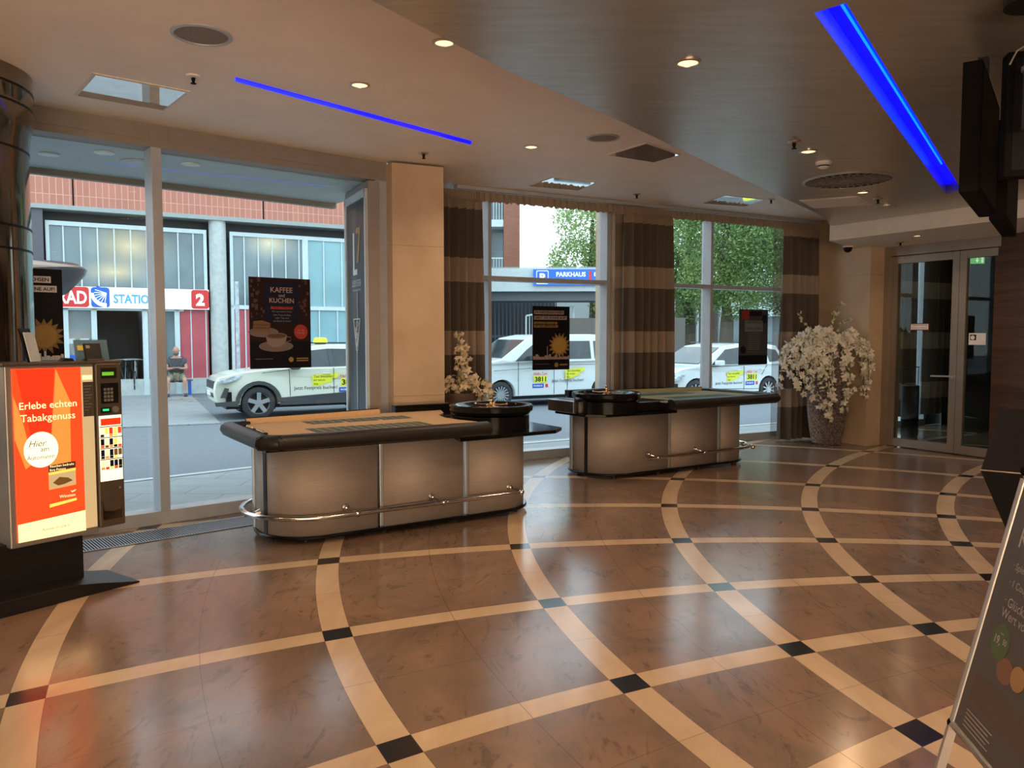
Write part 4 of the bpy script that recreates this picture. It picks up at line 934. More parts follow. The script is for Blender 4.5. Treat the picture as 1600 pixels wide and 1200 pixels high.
for i in range(nz+1):
    z = 1.50*i/nz; rows.append([((pr(z)+(.014 if (k+i//1) % 2 else -.006)*(1 if 0 < i < nz else 0))*math.cos(2*PI*k/72), (pr(z)+(.014 if (k+i) % 2 else -.006)*(1 if 0 < i < nz else 0))*math.sin(2*PI*k/72), z) for k in range(73)])
g.grid(rows); g.build('woven_body', M['vase'], vz, 0)
g = G(); g.cyl((0, 0, 1.40), .275, .02, 36); g.build('soil', M['dark'], vz)
orc = thing('orchid_arrangement', 'cascading white orchid arrangement filling the tall woven vase', 'flowers', vp+Vector((0, 0, 1.42)))
rnd = random.Random(14)
U = lambda x, z, y=-.3: (x, y, z)
cas = [  # start near rim, top z, end x, end z, y
 (-.10, .30, -.74, -.50, -.05), (-.12, .32, -.64, -.36, -.15), (-.10, .30, -.54, -.54, -.22), (-.12, .34, -.46, -.62, -.28), (-.08, .32, -.36, -.70, -.33), (-.06, .32, -.25, -.80, -.36), (-.04, .34, -.15, -.98, -.40), (-.05, .28, -.10, -.84, -.42), (-.12, .36, -.56, -.15, -.1), (-.15, .34, -.34, -.2, -.3), (-.08, .3, -.2, -.35, -.38), (-.2, .30, -.66, -.2, .05), (-.1, .34, -.45, -.35, -.30),
 (.06, .20, .10, -.84, -.40), (.10, .24, .17, -.62, -.42), (.14, .28, .48, -.52, -.26), (.14, .28, .50, -.40, -.30), (.12, .30, .52, -.20, -.32), (.16, .28, .44, -.62, -.28), (.1, .30, .40, .0, -.28)]
for dx_, tz, ex, ez, y_ in cas:
    spray(orc, [(dx_, -.02, 0), (dx_*.6+ex*.35, y_*.6, tz), (ex*.78, y_*.95, tz*.55), (ex*.97, y_, (tz+ez)*.35), (ex, y_, ez)], rnd, .060, .030, 44 if abs(ez) > .5 else 34, M['petal'])
for pts in ([(-.05, 0, 0), (-.2, .0, .3), (-.42, 0, .5), (-.46, 0, .62)], [(.0, 0, 0), (.05, 0, .35), (.12, 0, .65), (.2, 0, .80)], [(.02, 0, 0), (.08, 0, .3), (.22, 0, .48), (.34, 0, .52)], [(.0, 0, 0), (.02, 0, .3), (.05, 0, .5), (.07, 0, .62)]):
    spray(orc, pts, rnd, .032, .02, 12, mat('orchid_buds', (.50, .48, .30), .6, col2=(.62, .58, .40)))
g = G()
for k in range(10):
    a = rnd.uniform(0, 2*PI); c_, s_ = math.cos(a), math.sin(a); g.poly([(.03*c_, .03*s_, .02), (.25*c_-.05*s_, .25*s_+.05*c_, .16), (.42*c_, .42*s_, .06), (.25*c_+.05*s_, .25*s_-.05*c_, .14)])
g.build('leaves', M['leafgreen'], orc, 0)
# smaller arrangement behind the near table
pp = fl(722, 700, .1); pp = Vector((-.62, 9.40, 0))
pl_ = thing('planter', 'brown floor planter behind the nearer roulette table, by the left curtain', 'planter', pp)
g = G(); g.lathe([(.001, 0), (.20, 0), (.25, 1.02), (.235, 1.02), (.22, .97), (.001, .97)], n=32); g.build('pot', M['planter'], pl_)
oc = thing('orchid_plant', 'upright cream orchid plant in the planter next to the stone pillar', 'flowers', pp+Vector((0, 0, .98)))
rnd = random.Random(21)
for pts in ([(0, 0, 0), (.02, -.05, .35), (-.02, -.05, .75)], [(.02, 0, 0), (.08, -.05, .3), (.05, -.05, .62)], [(-.02, 0, 0), (-.02, -.08, .3), (.02, -.08, .55)], [(0, 0, 0), (.1, -.1, .2), (.27, -.15, .16), (.36, -.18, .02)], [(0, 0, 0), (-.08, -.1, .18), (-.16, -.12, .14), (-.2, -.12, .05)], [(.0, 0, 0), (.14, -.1, .14), (.24, -.15, .06), (.28, -.15, -.1)]):
    spray(oc, pts, rnd, .048, .034, 26, M['petalw'])
g = G()
for k in range(9):
    a = rnd.uniform(0, 2*PI); c_, s_ = math.cos(a), math.sin(a); g.poly([(.03*c_, .03*s_, .0), (.18*c_-.04*s_, .18*s_+.04*c_, .1), (.30*c_, .30*s_, .02), (.18*c_+.04*s_, .18*s_-.04*c_, .09)])
g.build('leaves', M['leafgreen'], oc, 0)
# ================================================================ RIGHT SIDE: screens, console, A-board
M['tv'] = mat('screen_black', (.005, .005, .006), .5, spec=.08); M['tvedge'] = mat('screen_case', (.006, .005, .005), .7, spec=.05)
def tv(p0, p1, z0, z1, label, th=.09):
    a = math.degrees(math.atan2(p1[0]-p0[0], p1[1]-p0[1])); f = Frame(p0[0], p0[1], a); L = math.hypot(p1[0]-p0[0], p1[1]-p0[1])
    t = thing('wall_screen', label, 'screen', f.w(0, 0, z0), f.rz, 'black screens hanging at the right')
    G().box(0, L, -th, 0, 0, z1-z0).build('case', M['tvedge'], t, 0, .006)
    G().box(.03, L-.03, -th-.003, -th, .03, z1-z0-.03).build('screen', M['tv'], t, 0)
    G().box(L*.46, L*.54, -th+.02, -.02, (z1-z0), ZG-z0).build('hanger', M['black'], t, 0)
    return t
tv((2.30, 4.11), (2.90, 4.95), 2.43, 3.09, 'nearer of the two black screens seen edge-on below the blue light trough')
tv((3.03, 5.06), (3.66, 5.94), 2.43, 3.05, 'farther of the two black screens seen edge-on, above the wood wall')
tv((2.36, 3.88), (3.30, 3.60), 2.45, 3.03, 'large black screen facing the camera at the top right corner')
# ceiling mount with cables
t = thing('ceiling_mount', 'dark round ceiling mount with pole and cables at the top right', 'ceiling mount', (2.36, 3.66, ZG))
g = G(); g.cyl((0, 0, -.05), .12, .05, 28); g.build('plate', M['black'], t)
g = G(); g.cyl((0, 0, -.60), .030, .56, 16); g.build('pole', M['brownwall'], t)
g = G(); g.tube([Vector(p) for p in ((.03, -.02, -.05), (.08, -.06, -.18), (.10, -.06, -.33), (.07, -.03, -.42))], .009, 8); g.tube([Vector(p) for p in ((-.02, -.04, -.22), (-.10, -.05, -.27), (-.13, -.05, -.33))], .004, 6); g.build('cable', M['malu'], t)
g = G(); g.cyl((0, 0, -.34), .04, .02, 16); g.build('cable_clip', M['malu'], t)
# black console with a sloped top
CF = Frame(2.71, 4.52, 126.9)
M['consl'] = mat('console_black', (.010, .009, .009), .75, spec=.12)
cn = thing('game_console', 'black glossy console with a sloped top at the right edge', 'console', CF.w(0, 0), CF.rz)
sd = [(0, .90, 0), (0, .93, 0)]
g = G(); Wc = 1.1
sec_ = [(.0, .92), (1.05, 1.20), (1.05, .90), (.22, .55), (.10, .55)]   # (depth, z)
A = [g.v((.14 if z < .6 else 0, y, z)) for y, z in sec_]; B = [g.v((Wc, y, z)) for y, z in sec_]
g.face(A); g.face(B[::-1])
for i in range(5): g.face([A[i], A[(i+1) % 5], B[(i+1) % 5], B[i]])
g.build('sloped_top', M['consl'], cn, 0, .006)
G().box(.35, Wc-.1, .35, .95, 0, .8).build('pedestal', M['black'], cn, 0)
g = G(); g.tube([Vector((.0, -.002, .922)), Vector((Wc, -.002, .922))], .004, 6); g.build('edge_highlight', M['satin'], cn)  # satin rim put in for the highlight along the front edge
g = G(); g.lathe([(.05, 0), (.05, .004), (.043, .004), (.043, 0)], (0, 0, 0), 28); o = g.build('ring_mark', M['tvedge'], cn); o.location = (.30, .55, .92+.55*.28/1.05); o.rotation_euler = (math.atan2(.28, 1.05), 0, 0)
# A-board: plane from bottom-left corner, bottom rail towards the camera, top leaning away
zb = .30
p0 = fl(1487, 1128, zb); pr_ = fl(1546, 1200, zb); d0 = (pr_-p0).normalized()
d_ = Vector((d0.x, d0.y, 0)).normalized()
rr_ = ray(1603, 735); O = Vector((0, 0, EYE)); tt = (p0-O).dot(d_)/rr_.dot(d_); p1 = O+rr_*tt; up_ = (p1-p0); HB = up_.length; up_.normalize()
nb = d_.cross(up_).normalized()        # outward face normal?
if nb.dot(O-p0) > 0: nb = -nb
ab = thing('a_board', 'aluminium A-board with grey price poster at the lower right corner', 'sign board', p0)
ab.rotation_mode = 'QUATERNION'; ab.rotation_quaternion = Matrix((d_, nb, up_)).transposed().to_quaternion() if d_.cross(nb).dot(up_) > 0 else Matrix((d_, -nb, up_)).transposed().to_quaternion()
YS = 1 if d_.cross(nb).dot(up_) > 0 else -1
print('ABOARD', p0, p1, 'H', HB, 'lean', math.degrees(math.acos(up_.z)), 'dir', d_, 'YS', YS)
WB = .66
M['alu'] = mat('anodised_aluminium', (.50, .46, .43), .35, metal=.6); M['boardgrey'] = mat('poster_slate', (.085, .075, .07), .35); M['btext'] = mat('poster_light_text', (.42, .37, .34), .5); M['pgreen'] = mat('poster_green', (.075, .12, .045), .5)
G().tube([Vector((x, 0, z)) for x, z in ((.012, .0), (.012, HB-.03))], .0145, 10).tube([Vector((.04, 0, .0)), Vector((WB-.04, 0, .0))], .0145, 10).tube([Vector((.0, 0, .0)), Vector((WB, 0, 0))], .0145, 10).tube([Vector((.0, 0, HB)), Vector((WB, 0, HB))], .0145, 10).tube([Vector((WB, 0, 0)), Vector((WB, 0, HB))], .0145, 10).build('snap_frame', M['alu'], ab)
g = G(); g.ball((.008, 0, 0), .019, 12); g.ball((.008, 0, HB), .022, 12); g.ball((WB, 0, 0), .019, 12); g.ball((WB, 0, HB), .022, 12); g.build('corner_cap', M['tvedge'], ab)
G().box(.02, WB-.01, -.004, .004, .01, HB-.01).build('poster_sheet', M['boardgrey'], ab, 0)
# legs down to the floor and the rear half of the stand
invM = ab.rotation_quaternion.to_matrix().transposed()
def toloc(p): return invM @ (p-p0)
lg = (0-zb)/up_.z
for x in (0.012, WB-.012):
    w0_ = p0+d_*x; e_ = w0_+up_*lg*.97; G().bar(toloc(w0_), toloc(e_+Vector((0, 0, 0))), .018, .03, (0, 1, 0)).build('leg', M['alu'], ab, 0)
    top_ = w0_+up_*HB; back = Vector((2*top_.x-e_.x, 2*top_.y-e_.y, .01)); G().bar(toloc(top_), toloc(back), .018, .03, (0, 1, 0)).build('leg', M['alu'], ab, 0)
yy = -.0045
def T_(s_, x, z, w=None, **k): return text(s_, M['btext'], ab, x, z, yy-.0008, w=w, **k)
def bz(py, px=1560):   # height along the board for a photo pixel
    r_ = ray(px, py); nn_ = nb; t_ = (p0-O).dot(nn_)/r_.dot(nn_); q_ = O+r_*t_-p0; return q_.dot(d_), q_.dot(up_)
for s_, px, py, h_ in (('· Spiel', 1584, 892, .032), ('· 1 Coupon', 1578, 918, .032), ('· Glücks', 1571, 944, .032), ('  Wert von', 1566, 962, .032)):
    x, z = bz(py, px); T_(s_.strip(), x, z, h=h_, align='LEFT')
x, z = bz(846, 1596); T_('K', x, z-.02, h=.07, align='LEFT')
x, z = bz(1004, 1565); gx, gz = x, z
rc = .060
G().slab([(gx+rc*math.cos(2*PI*k/36), gz+rc*math.sin(2*PI*k/36)) for k in range(36)], yy-.0006, yy).build('green_disc', M['pgreen'], ab, 0)
text('NUR', M['btext'], ab, gx, gz+.026, yy-.0014, h=.008); text('19,', M['btext'], ab, gx-.018, gz-.016, yy-.0014, h=.034, bold=.02); text('50', M['btext'], ab, gx+.030, gz-.002, yy-.0014, h=.020, bold=.02)
x, z = bz(1050, 1572)
G().slab([(x+.055*math.cos(2*PI*k/24), z+.042*math.sin(2*PI*k/24)) for k in range(24)], yy-.0006, yy).build('food_picture', mat('poster_food', (.20, .10, .06), .5), ab, 0)
G().slab([(x+.085+.045*math.cos(2*PI*k/24), z+.01+.04*math.sin(2*PI*k/24)) for k in range(24)], yy-.0012, yy-.0006).build('food_picture', mat('poster_bread', (.36, .20, .08), .5), ab, 0)
x, z = bz(1092, 1516); G().box(x, WB-.03, yy-.0006, yy, z, z+.003).build('brown_line', M['cake'], ab, 0); G().box(x, WB-.03, yy-.0005, yy, z-.0, z+.10).build('brown_band', mat('poster_wood', (.10, .065, .045), .5), ab, 0)
for k in range(5): G().box(x+.01, x+.20-.02*(k % 2), yy-.0012, yy-.0006, z-.035-.014*k, z-.032-.014*k).build('small_print', M['btext'], ab, 0)
# vestibule bin, pedestrian sign outside, exit sign
bpn = DW.w(dx(1425, 680)+.0, .55); p_ = fl(1425, 684); 
t = thing('litter_bin', 'black round bin with a glass top standing behind the door pane', 'bin', p_+Vector((0, .1, 0)))
g = G(); g.lathe([(.001, 0), (.12, 0), (.135, .05), (.135, .86), (.12, .87), (.001, .87)], n=28); g.build('body', M['black'], t)
g = G(); g.lathe([(.138, .28), (.138, .30)], n=28); g.build('band', M['gloss'], t)
for x in (-.125, .125): G().cyl((x, 0, .87), .005, .30, 8).build('rod', M['black'], t)
g = G(); g.lathe([(.13, 1.17), (.13, 1.18), (.12, 1.18), (.12, 1.17)], n=28); g.build('top_ring', M['black'], t)
t = thing('exit_sign', 'green lit exit sign hanging in the vestibule', 'exit sign', (0, 0, 0)); ray_ = ray(1528, 406); q_ = O+ray_*(12.6/ray_.y); t.location = q_; t.rotation_euler = (0, 0, R(-8))
G().box(-.10, .10, .0, .03, -.06, .06).build('sign_box', mat('exit_green', (.05, .35, .05), .4, emit=(.15, .55, .12), es=.9), t, 0)
G().slab([(-.02, .04), (.0, .04), (.0, -.0), (.02, -.0), (-.01, -.045), (-.04, 0), (-.02, 0)], -.002, 0).build('arrow', mat('exit_white', (.7, .8, .7), .4, emit=(.7, .9, .7), es=.9), t, 0)
G().box(.05, .08, -.002, .0, -.045, .045).build('door_symbol', bpy.data.materials['exit_white'], t, 0)
G().cyl((0, .015, .06), .008, ZC-q_.z-.06, 8).build('hanger', M['dark'], t)
# ================================================================ STREET: buildings
BF = Frame(-9.45, 23.63, 60)
bh = lambda px, py, off=0.: BF.hit(px, py, off)
B = thing('station_building', 'red brick building with glazed ground floor across the street', 'building', BF.w(0, 0), BF.rz)
M['brick'] = tile_material('red_tile_brick', ((.50, .19, .13), (.44, .165, .115)), .16, .46, (.62, .36, .28), .010, .7, 0., (R(90), 0, 0)); M['conc'] = mat('pale_concrete', (.47, .50, .49), .8, noise=.08); M['ledge'] = mat('ledge_grey', (.30, .33, .32), .6)
M['gfade'] = mat('pane_grey', (.15, .20, .22), .12, noise=.3, nscale=.6); M['gteal'] = mat('pane_teal', (.24, .42, .46), .25, noise=.15, nscale=.5); M['redpan'] = mat('red_panel', (.45, .085, .10), .4, noise=.1, nscale=2); M['wframe'] = mat('white_window_frame', (.55, .64, .66), .5); M['darkin'] = mat('dark_interior', (.02, .022, .025), .5); M['purp'] = mat('dark_steel_cladding', (.085, .08, .10), .5)
zl = 5.12; z_fr = 4.72
xw0, xw1 = bh(75, 480)[0], bh(325, 480)[0]; xc = (bh(327, 480)[0]+bh(357, 480)[0])/2; rc_ = (bh(357, 480)[0]-bh(327, 480)[0])/2*.88
xv0 = bh(361, 480)[0]; xend = bh(560, 480)[0]+4.5
G().box(-14, xend, -.25, .6, zl+.12, 9.5).build('brick_wall', M['brick'], B, 0)
for px in (114, 411): x = bh(px, 300, -.25)[0]; G().box(x-.02, x+.02, -.256, -.25, zl+.1, 9.5).build('joint', M['dark'], B, 0)
G().box(-14, xend, -.30, .6, zl, zl+.12).build('ledge', M['ledge'], B, 0)
xq0, xq1 = bh(147.5, 520)[0], bh(227, 520)[0]
G().box(-14, xq0, .45, .6, 0, zl).box(xq1, xend, .45, .6, 0, zl).box(xq0, xq1, .45, .6, 2.5, zl).box(xq0-.3, xq1+.3, 2.4, 2.5, 0, 2.6).box(xq0-.1, xq0, .45, 2.4, 0, 2.6).box(xq1, xq1+.1, .45, 2.4, 0, 2.6).build('recess_wall', M['darkin'], B, 0)
G().box(bh(45, 400)[0]-2.2, xw0-.05, -.2, .45, 0, zl).build('dark_pillar', M['purp'], B, 0)
G().box(xw0, xend, -.05, .3, -.05, .42).build('plinth', M['conc'], B, 0)
g = G(); g.cyl((xc, .0, -.05), rc_, zl+.05, 40); g.build('round_column', M['conc'], B)
def glazing(x0, x1, z0, z1, pitch, m_, name='glazing', lit=()):
    r_ = G().box(x0, x1, .04, .06, z0, z1).build(name, m_, B, 0)
    G().box(x0, x1, -.02, .08, z1, z1+.12).box(x0, x0+.09, -.02, .08, z0, z1).box(x1-.09, x1, -.02, .08, z0, z1).build('window_frame', M['wframe'], r_, 0)
    g = G(); x = x0+pitch
    while x < x1-.05: g.box(x-.018, x+.018, .0, .05, z0, z1); x += pitch
    g.build('glazing_bars', M['wframe'], r_, 0)
    return r_
xd0, xd3 = bh(103, 480)[0], bh(281, 480)[0]
def add_glow(m_, spots):     # glow of warm lamps behind, painted into the panes' own emission
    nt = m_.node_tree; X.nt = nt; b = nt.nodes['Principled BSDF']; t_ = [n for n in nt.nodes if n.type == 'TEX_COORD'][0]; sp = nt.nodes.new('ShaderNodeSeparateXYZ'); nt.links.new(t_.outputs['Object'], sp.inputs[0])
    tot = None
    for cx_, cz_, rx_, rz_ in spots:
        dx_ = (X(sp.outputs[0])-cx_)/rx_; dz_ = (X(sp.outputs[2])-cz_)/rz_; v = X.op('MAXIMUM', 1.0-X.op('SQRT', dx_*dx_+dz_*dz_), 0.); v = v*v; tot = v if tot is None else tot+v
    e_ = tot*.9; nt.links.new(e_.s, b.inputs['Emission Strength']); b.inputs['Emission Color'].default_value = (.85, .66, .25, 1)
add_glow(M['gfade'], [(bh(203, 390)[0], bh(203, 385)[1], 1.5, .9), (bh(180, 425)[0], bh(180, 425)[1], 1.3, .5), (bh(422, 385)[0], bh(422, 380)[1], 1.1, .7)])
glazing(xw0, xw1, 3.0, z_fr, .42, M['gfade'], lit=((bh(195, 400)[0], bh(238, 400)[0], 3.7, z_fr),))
glazing(xw1+.9, xv0+0, 3.0, 3.1, 9, M['gfade']) if False else None
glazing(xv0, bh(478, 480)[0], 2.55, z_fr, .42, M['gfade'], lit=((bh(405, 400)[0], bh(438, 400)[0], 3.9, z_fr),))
glazing(bh(478, 480)[0], xend, 2.55, z_fr, .60, M['gteal'])
glazing(xv0, bh(440, 480)[0], .42, 2.50, .42, M['redpan'], 'red_panels'); glazing(bh(440, 480)[0], xend, .42, 2.50, .60, M['gteal'])
G().box(xd3, xw1-.0, .0, .06, .42, 2.45).build('red_panels', M['redpan'], B, 0)
g = G(); x = xd3+.3
while x < xw1: g.box(x-.015, x+.015, -.01, .03, .42, 2.45); x += .42
g.build('panel_bars', M['wframe'], B, 0)
# entrance
en = G()
for px in (103, 147.5, 227, 254, 277): x = bh(px, 520)[0]; en.box(x-.07, x+.07, -.06, .06, -.04, 2.46)
en.box(xd0-.1, xd3+.1, -.06, .06, 2.40, 2.52).box(bh(147, 520)[0], bh(103, 520)[0], 0, 0, 0, 0)
en.build('entrance_frame', M['wframe'], B, 0)
for a, b in ((103, 147.5), (227, 254), (254, 277)): G().box(bh(a, 520)[0], bh(b, 520)[0], .0, .015, -.03, 2.4).build('entrance_pane', M['gfade'], B, 0)
M['bluep'] = mat('blue_film', (.02, .10, .50), .4); G().box(bh(104, 520)[0], bh(147, 520)[0], -.01, .0, .45, 1.15).box(bh(229, 520)[0], bh(245, 520)[0], -.01, 0, .9, 1.25).build('blue_film', M['bluep'], B, 0)
for a, b, c, d_ in ((105, 117, 529, 537), (125, 139, 529, 537), (235, 243, 515, 532)): G().box(bh(a, 520)[0], bh(b, 520)[0], -.016, -.01, bh(a, d_)[1], bh(a, c)[1]).build('notice', M['wframe'], B, 0)
# the station sign
S_ = thing('station_sign', 'white and red RADSTATION 2 sign above the entrance', 'sign', BF.w(0, -.12), BF.rz)
M['sgw'] = mat('sign_white_lit', (.8, .8, .8), .4, emit=(.85, .95, 1), es=.45); M['sgr'] = mat('sign_red', (.65, .03, .03), .4); M['sgb'] = mat('sign_blue', (.02, .12, .55), .4); M['sglb'] = mat('sign_light_blue', (.10, .38, .66), .4)
sa, sb = bh(60, 460, -.12)[0], bh(325.5, 460, -.12)[0]; sz0, sz1 = 2.46, 3.05; hx = lambda px: bh(px, 465, -.12)[0]
panel('sign_box', M['sgw'], S_, sa, sb, sz0, sz1, 0, .10)
y_ = -.104
def pr2(name, m_, x0, x1, z0, z1, r_=.08): G().slab(rrect(x0, x1, z0, z1, r_), y_, y_+.004).build(name, m_, S_, 0)
pr2('red_field', M['sgr'], sa, hx(139), sz0+.02, sz1-.01); text('RAD', M['sgw'], S_, hx(135.5), sz0+.11, y_-.002, w=hx(135.5)-hx(91), h=.36, align='RIGHT', bold=.025)
pr2('blue_field', M['sgb'], hx(142), hx(171), sz0+.02, sz1-.01); text('STATION', M['sglb'], S_, hx(177), sz0+.14, y_-.002, w=hx(244)-hx(177), h=.26, align='LEFT', bold=.03)
c_x, c_z = hx(166), sz0+.42
G().slab([(c_x+.0+.0, c_z)]+[(c_x+.40*math.cos(R(a)), c_z+.40*math.sin(R(a))) for a in range(180, 271, 10)], y_-.004, y_-.002).build('wheel_emblem_white', M['sgw'], S_, 0)
G().slab([(c_x, c_z)]+[(c_x+.31*math.cos(R(a)), c_z+.28*math.sin(R(a))) for a in range(130, 281, 10)], y_-.007, y_-.005).build('wheel_emblem_blue', M['sgb'], S_, 0)
g = G()
for k in range(7): a = R(160+17*k); g.bar((c_x, y_-.009, c_z), (c_x+.30*math.cos(a), y_-.009, c_z+.27*math.sin(a)), .02, .004, (0, 1, 0))
g.build('wheel_emblem_spokes', M['sgw'], S_, 0)
pr2('red_field', M['sgr'], hx(298), sb, sz0+.02, sz1-.01); text('2', M['sgw'], S_, (hx(298)+sb)/2, sz0+.11, y_-.002, h=.36, bold=.05)
# round dark canopy at the left
q_ = bh(60, 425, -3.2)
cn_ = thing('round_canopy', 'dark grey cone-shaped canopy at the left of the station entrance', 'canopy', (0, 0, 0)); r0 = ray(60, 420); P = O+r0*(17.5/r0.y); cn_.location = (P.x-.3, P.y, 0)
zc_ = O.z+(523-425)/F_PX*17.5
g = G(); g.lathe([(.001, zc_+.22), (1.05, zc_+.20), (1.22, zc_+.08), (1.18, zc_-.04), (.80, zc_-.46), (.45, zc_-.60), (.12, zc_-.70), (.10, -.05)], n=40); g.build('canopy_shell', mat('canopy_metal', (.085, .08, .085), .35, metal=.5), cn_)
# bollard/pipe with stickers
def streetpost(px, py0, py1, Y, r_, name, label, m_, cat='post'):
    a = ray(px, py1); p = O+a*(Y/a.y); b_ = ray(px, py0); z1 = (O+b_*(Y/b_.y)).z
    t = thing(name, label, cat, (p.x, p.y, -.05)); g = G(); g.cyl((0, 0, 0), r_, z1+.05, 16); g.build('tube', m_, t); return t, z1
t, z1 = streetpost(373, 440, 600, 22.0, .055, 'drain_pipe', 'grey pipe covered with stickers left of the coffee poster', mat('pipe_stickers', (.30, .38, .45), .5, noise=.8, nscale=9, col2=(.6, .62, .62)))
# ------------------------------------------------ car park: bridge, fence, tower
PB = Frame(-.65, 32.0, 92)
cp = thing('car_park_bridge', 'pale concrete car park bridge carrying the blue sign', 'bridge', PB.w(0, 0), PB.rz)
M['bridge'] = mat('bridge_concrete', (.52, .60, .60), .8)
XE = PB.hit(957, 435, 0)[0]
G().box(-3, XE, .0, 2, 3.47, 4.40).build('beam', M['bridge'], cp, 0)
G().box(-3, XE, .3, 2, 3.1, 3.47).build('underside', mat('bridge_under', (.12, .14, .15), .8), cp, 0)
G().box(-3, XE, .1, .16, 4.42, 4.45).build('rail', M['ledge'], cp, 0)
ps = thing('car_park_sign', 'blue PARKHAUS sign with a white P on the bridge', 'sign', PB.w(0, -.1), PB.rz)
def ph(px, py=435): return PB.hit(px, py, -.1)
xa_, xb_ = ph(833)[0], ph(950)[0]; M['pblue'] = mat('parking_blue', (.01, .13, .60), .4, emit=(.01, .12, .6), es=.25)
panel('sign_plate', M['pblue'], ps, xa_, xb_, 3.70, 4.34, 0, .06)
G().slab(rrect(ph(838)[0], ph(857)[0], 3.75, 4.29, .05), -.066, -.062).build('p_frame', M['sgw'], ps, 0); G().slab(rrect(ph(839)[0], ph(856)[0], 3.78, 4.26, .05), -.069, -.066).build('p_field', M['pblue'], ps, 0); text('P', M['sgw'], ps, ph(847.5)[0], 3.85, -.072, h=.33, bold=.05)
text('PARKHAUS', M['sgw'], ps, ph(869)[0], 4.04, -.065, w=ph(915)[0]-ph(869)[0], h=.19, align='LEFT', bold=.03); text('Hauptbahnhof', M['sgw'], ps, ph(878)[0], 3.80, -.065, w=ph(914)[0]-ph(878)[0], h=.13, align='LEFT')
G().slab(rrect(ph(920)[0], ph(924)[0], 3.80, 4.28, .04), -.068, -.062).build('red_symbol', M['sgr'], ps, 0); text('EINFAHRT', M['sgw'], ps, ph(928)[0], 4.06, -.065, h=.15, align='LEFT', bold=.02)
fn = thing('bar_fence', 'dark tall bar fence under the car park bridge', 'fence', (0, 0, 0))
FF = Frame(-2.6, 34, 80); fn.location = FF.w(0, 0); fn.rotation_euler = (0, 0, FF.rz)
g = G(); x = 0
while x < 4.7: g.box(x, x+.05, 0, .05, -.05, 3.4); x += .17
g.build('bars', mat('fence_steel', (.10, .12, .14), .5), fn, 0)
G().box(0, 4.7, .05, .1, 1.6, 1.7).box(0, 4.7, .05, .1, .1, .2).build('rails', bpy.data.materials['fence_steel'], fn, 0)
G().box(0, 4.7, .6, .8, -.05, 3.3).build('backing_wall', mat('fence_back', (.055, .065, .075), .7), fn, 0)
fn2 = thing('stair_rail', 'light metal railing behind the bar fence', 'railing', (.58, 32.6, 0), R(8)); g = G(); x = 0
while x < 2.0: g.box(x, x+.03, 0, .03, 1.0+.15*x, 2.5+.2*x); x += .13
g.build('bars', M['wframe'], fn2, 0); G().bar((0, 0, 2.5), (2, 0, 2.9), .06, .07).bar((0, 0, 1.0), (2, 0, 1.3), .06, .07).bar((0, 0, 1), (0, 0, 2.5), .06, .06).bar((2, 0, 1.3), (2, 0, 2.9), .06, .06).bar((.1, 0, -.05), (.1, 0, 1), .06, .06).bar((1.9, 0, -.05), (1.9, 0, 1.3), .06, .06).build('rail_frame', M['wframe'], fn2, 0)
TW = thing('brick_tower', 'narrow red brick house end with balconies behind the car park bridge', 'building', (0, 40, 0))
xt = lambda px, Y=40: (px-800)/F_PX*Y
M['brick2'] = tile_material('brown_red_brick', ((.33, .12, .075), (.28, .10, .065)), .25, .08, (.30, .16, .11), .01, .8, .5, (R(90), 0, 0))
G().box(xt(787), xt(812), 0, 9, 0, 17).build('brick_corner', M['brick2'], TW, 0); G().box(xt(640), xt(786), 1.2, 9, 0, 17).build('rear_wall', M['gfade'], TW, 0)
for z in (4.55, 7.5, 10.4, 13.3): 
    G().box(xt(740), xt(786.5), 0, 1.2, z-.35, z).build('balcony_slab', M['wframe'], TW, 0)
    r_ = G(); x = xt(741)
    while x < xt(786): r_.box(x, x+.03, .02, .05, z, z+1.0); x += .14
    r_.box(xt(740), xt(786), .0, .06, z+1.0, z+1.06); r_.build('balcony_rail', M['wframe'], TW, 0)
TW2 = thing('far_roofline', 'low grey building roofs far behind the car park', 'building', (xt(860, 60), 60, 0)); G().box(-4, 4, 0, 6, 0, 5.9).build('block', M['ledge'], TW2, 0); G().slab([(-4.2, 5.9), (4.2, 5.9), (3.6, 6.5), (-3.6, 6.5)], -.2, 6).build('roof', M['ledge'], TW2, 0)
# shop fronts beyond the trees
SF = thing('far_shop_building', 'pale shop building with columns behind the trees', 'building', (xt(1190, 46), 46, 0), R(10))
G().box(-4.5, 8, 0, 5, 0, 4.2).build('wall', M['bridge'], SF, 0)
for k in range(6): G().box(-4+2*k, -2.5+2*k, -.05, 0, .2, 2.7).build('shop_window', M['gfade'], SF, 0)
G().box(-4.6, 8.2, -.6, 0, 2.8, 3.4).build('fascia', M['wframe'], SF, 0)
DB = thing('far_dark_building', 'dark brown building behind the cyclists', 'building', (xt(1078, 44), 44, 0), R(20)); G().box(-3.2, 1.8, 0, 5, 0, 5).build('wall', mat('dark_brick', (.09, .065, .055), .8), DB, 0)
for k in range(4): g = G(); g.cyl((-2.9+1.5*k, -.5, 0), .09, 3.6, 10); g.build('column', M['wframe'], DB)
WV = thing('low_wall', 'low brown wall behind the white van', 'wall', (3.0, 30, 0), R(-12)); G().box(-1.3, 3.5, 0, .3, -.05, 2.35).build('wall_body', mat('brown_low_wall', (.13, .115, .10), .8), WV, 0)
